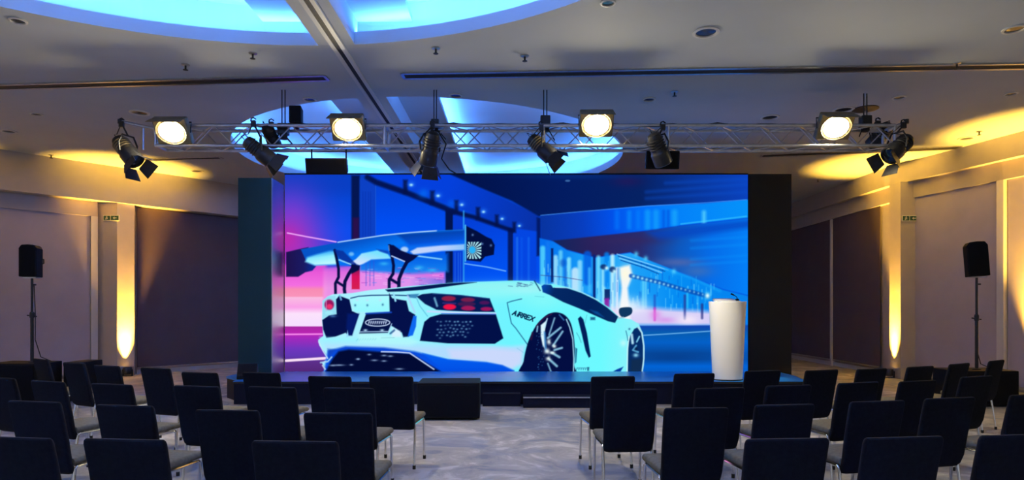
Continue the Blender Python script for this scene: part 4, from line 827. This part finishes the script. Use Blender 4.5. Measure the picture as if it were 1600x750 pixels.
# ------------------------------------------------------------------ chairs
def rrect(w, t, r, n=4):
    out = []
    for cx, cy, a0 in ((w/2-r, t/2-r, 0), (-w/2+r, t/2-r, 90), (-w/2+r, -t/2+r, 180), (w/2-r, -t/2+r, 270)):
        for k in range(n+1):
            a = math.radians(a0+90*k/n); out.append((cx+r*math.cos(a), cy+r*math.sin(a)))
    return out
def make_chair():
    e = empty('conference_chair')
    secs = []
    for z, y, w, t in ((0.355, -0.165, 0.30, 0.012), (0.362, -0.170, 0.360, 0.030), (0.385, -0.182, 0.392, 0.044), (0.45, -0.205, 0.400, 0.050), (0.60, -0.232, 0.408, 0.048), (0.74, -0.262, 0.414, 0.044), (0.845, -0.287, 0.418, 0.040), (0.862, -0.291, 0.410, 0.034), (0.870, -0.293, 0.392, 0.018)):
        secs.append([(x, y+q, z) for x, q in rrect(w, t, min(t*0.48, 0.02))])
    MB().loft(secs).build('backrest', M_fab, e, smooth=True)
    secs = []
    for y, z, w, t in ((-0.185, 0.440, 0.38, 0.030), (-0.175, 0.442, 0.405, 0.050), (-0.05, 0.446, 0.418, 0.056), (0.12, 0.449, 0.420, 0.056), (0.215, 0.446, 0.414, 0.050), (0.240, 0.440, 0.400, 0.036), (0.248, 0.434, 0.36, 0.016)):
        secs.append([(x, y, z+q) for x, q in rrect(w, t, min(t*0.48, 0.024))])
    MB().loft(secs).build('seat', M_seat, e, smooth=True)
    m = MB(); 
    for s in (-1, 1): m.tube([(s*0.185, -0.17, 0.405), (s*0.185, 0.19, 0.405)], 0.011, 8)
    m.tube([(-0.185, -0.10, 0.405), (0.185, -0.10, 0.405)], 0.010, 8).tube([(-0.185, 0.13, 0.405), (0.185, 0.13, 0.405)], 0.010, 8)
    m.build('under_frame', M_chrome, e, smooth=True)
    for s in (-1, 1):
        for y0, y1 in ((-0.165, -0.215), (0.185, 0.205)):
            lg = MB().tube([(s*0.187, y0+0.02*(1 if y0 < 0 else -1), 0.408), (s*0.195, y0, 0.398), (s*0.198, y1, 0.02)], 0.0115, 10).build('leg', M_chrome, e, smooth=True)
            MB().tube([(s*0.198, y1, 0.0), (s*0.198, y1, 0.035)], 0.015, 10).build('foot_cap', M_rub, lg)
    return e
CHAIR = make_chair(); first = [True]
ORD = ['first', 'second', 'third', 'fourth', 'fifth', 'sixth', 'seventh', 'eighth']
ROWS = {'front': ([(611, 588), (515, 588), (408, 582), (312, 582), (243, 575), (167, 571), (116, 567), (64, 561)], [(958, 588), (1085, 583.5), (1192, 579), (1284, 578), (1362, 576), (1438, 572.5), (1499, 568), (1557, 563)]),
        'second': ([(545, 606), (425, 604.5), (307, 603), (175, 600), (75, 595.5), (0, 590)], [(986, 608), (1125, 606), (1232, 602), (1341, 597.5), (1434, 595), (1526, 588)]),
        'third': ([(528, 645), (355, 640.5), (195, 633), (54, 627)], [(1088, 637), (1226, 632), (1371, 626.5), (1484, 621.5), (1614, 616)]),
        'rear': ([(461, 689), (195, 686), (22, 683)], [(1230, 685), (1412, 682.5), (1590, 679)])}
for row, (Lc, Rc) in ROWS.items():
    for side, lst in (('left', Lc), ('right', Rc)):
        for i, (px, py) in enumerate(lst):
            p = at_z(px, py, 0.87)
            c = CHAIR if first[0] else copy_tree(CHAIR); first[0] = False
            yaw = math.atan2(-p.x, 15.0-p.y)*(0.85 if row in ('front', 'second') else 0.7)+random.uniform(-0.03, 0.03)
            rz = -yaw
            back = Vector((-0.0, -0.29, 0)); back.rotate(Euler((0, 0, rz)))
            c.location = (p.x-back.x, p.y-back.y, 0); c.rotation_euler = (0, 0, rz)
            tag(c, f'black upholstered chair, {ORD[i]} from the aisle in the {row} row, {side} seating block', 'chair', 'conference chairs in rows')
print('OBJECTS', len(bpy.data.objects))
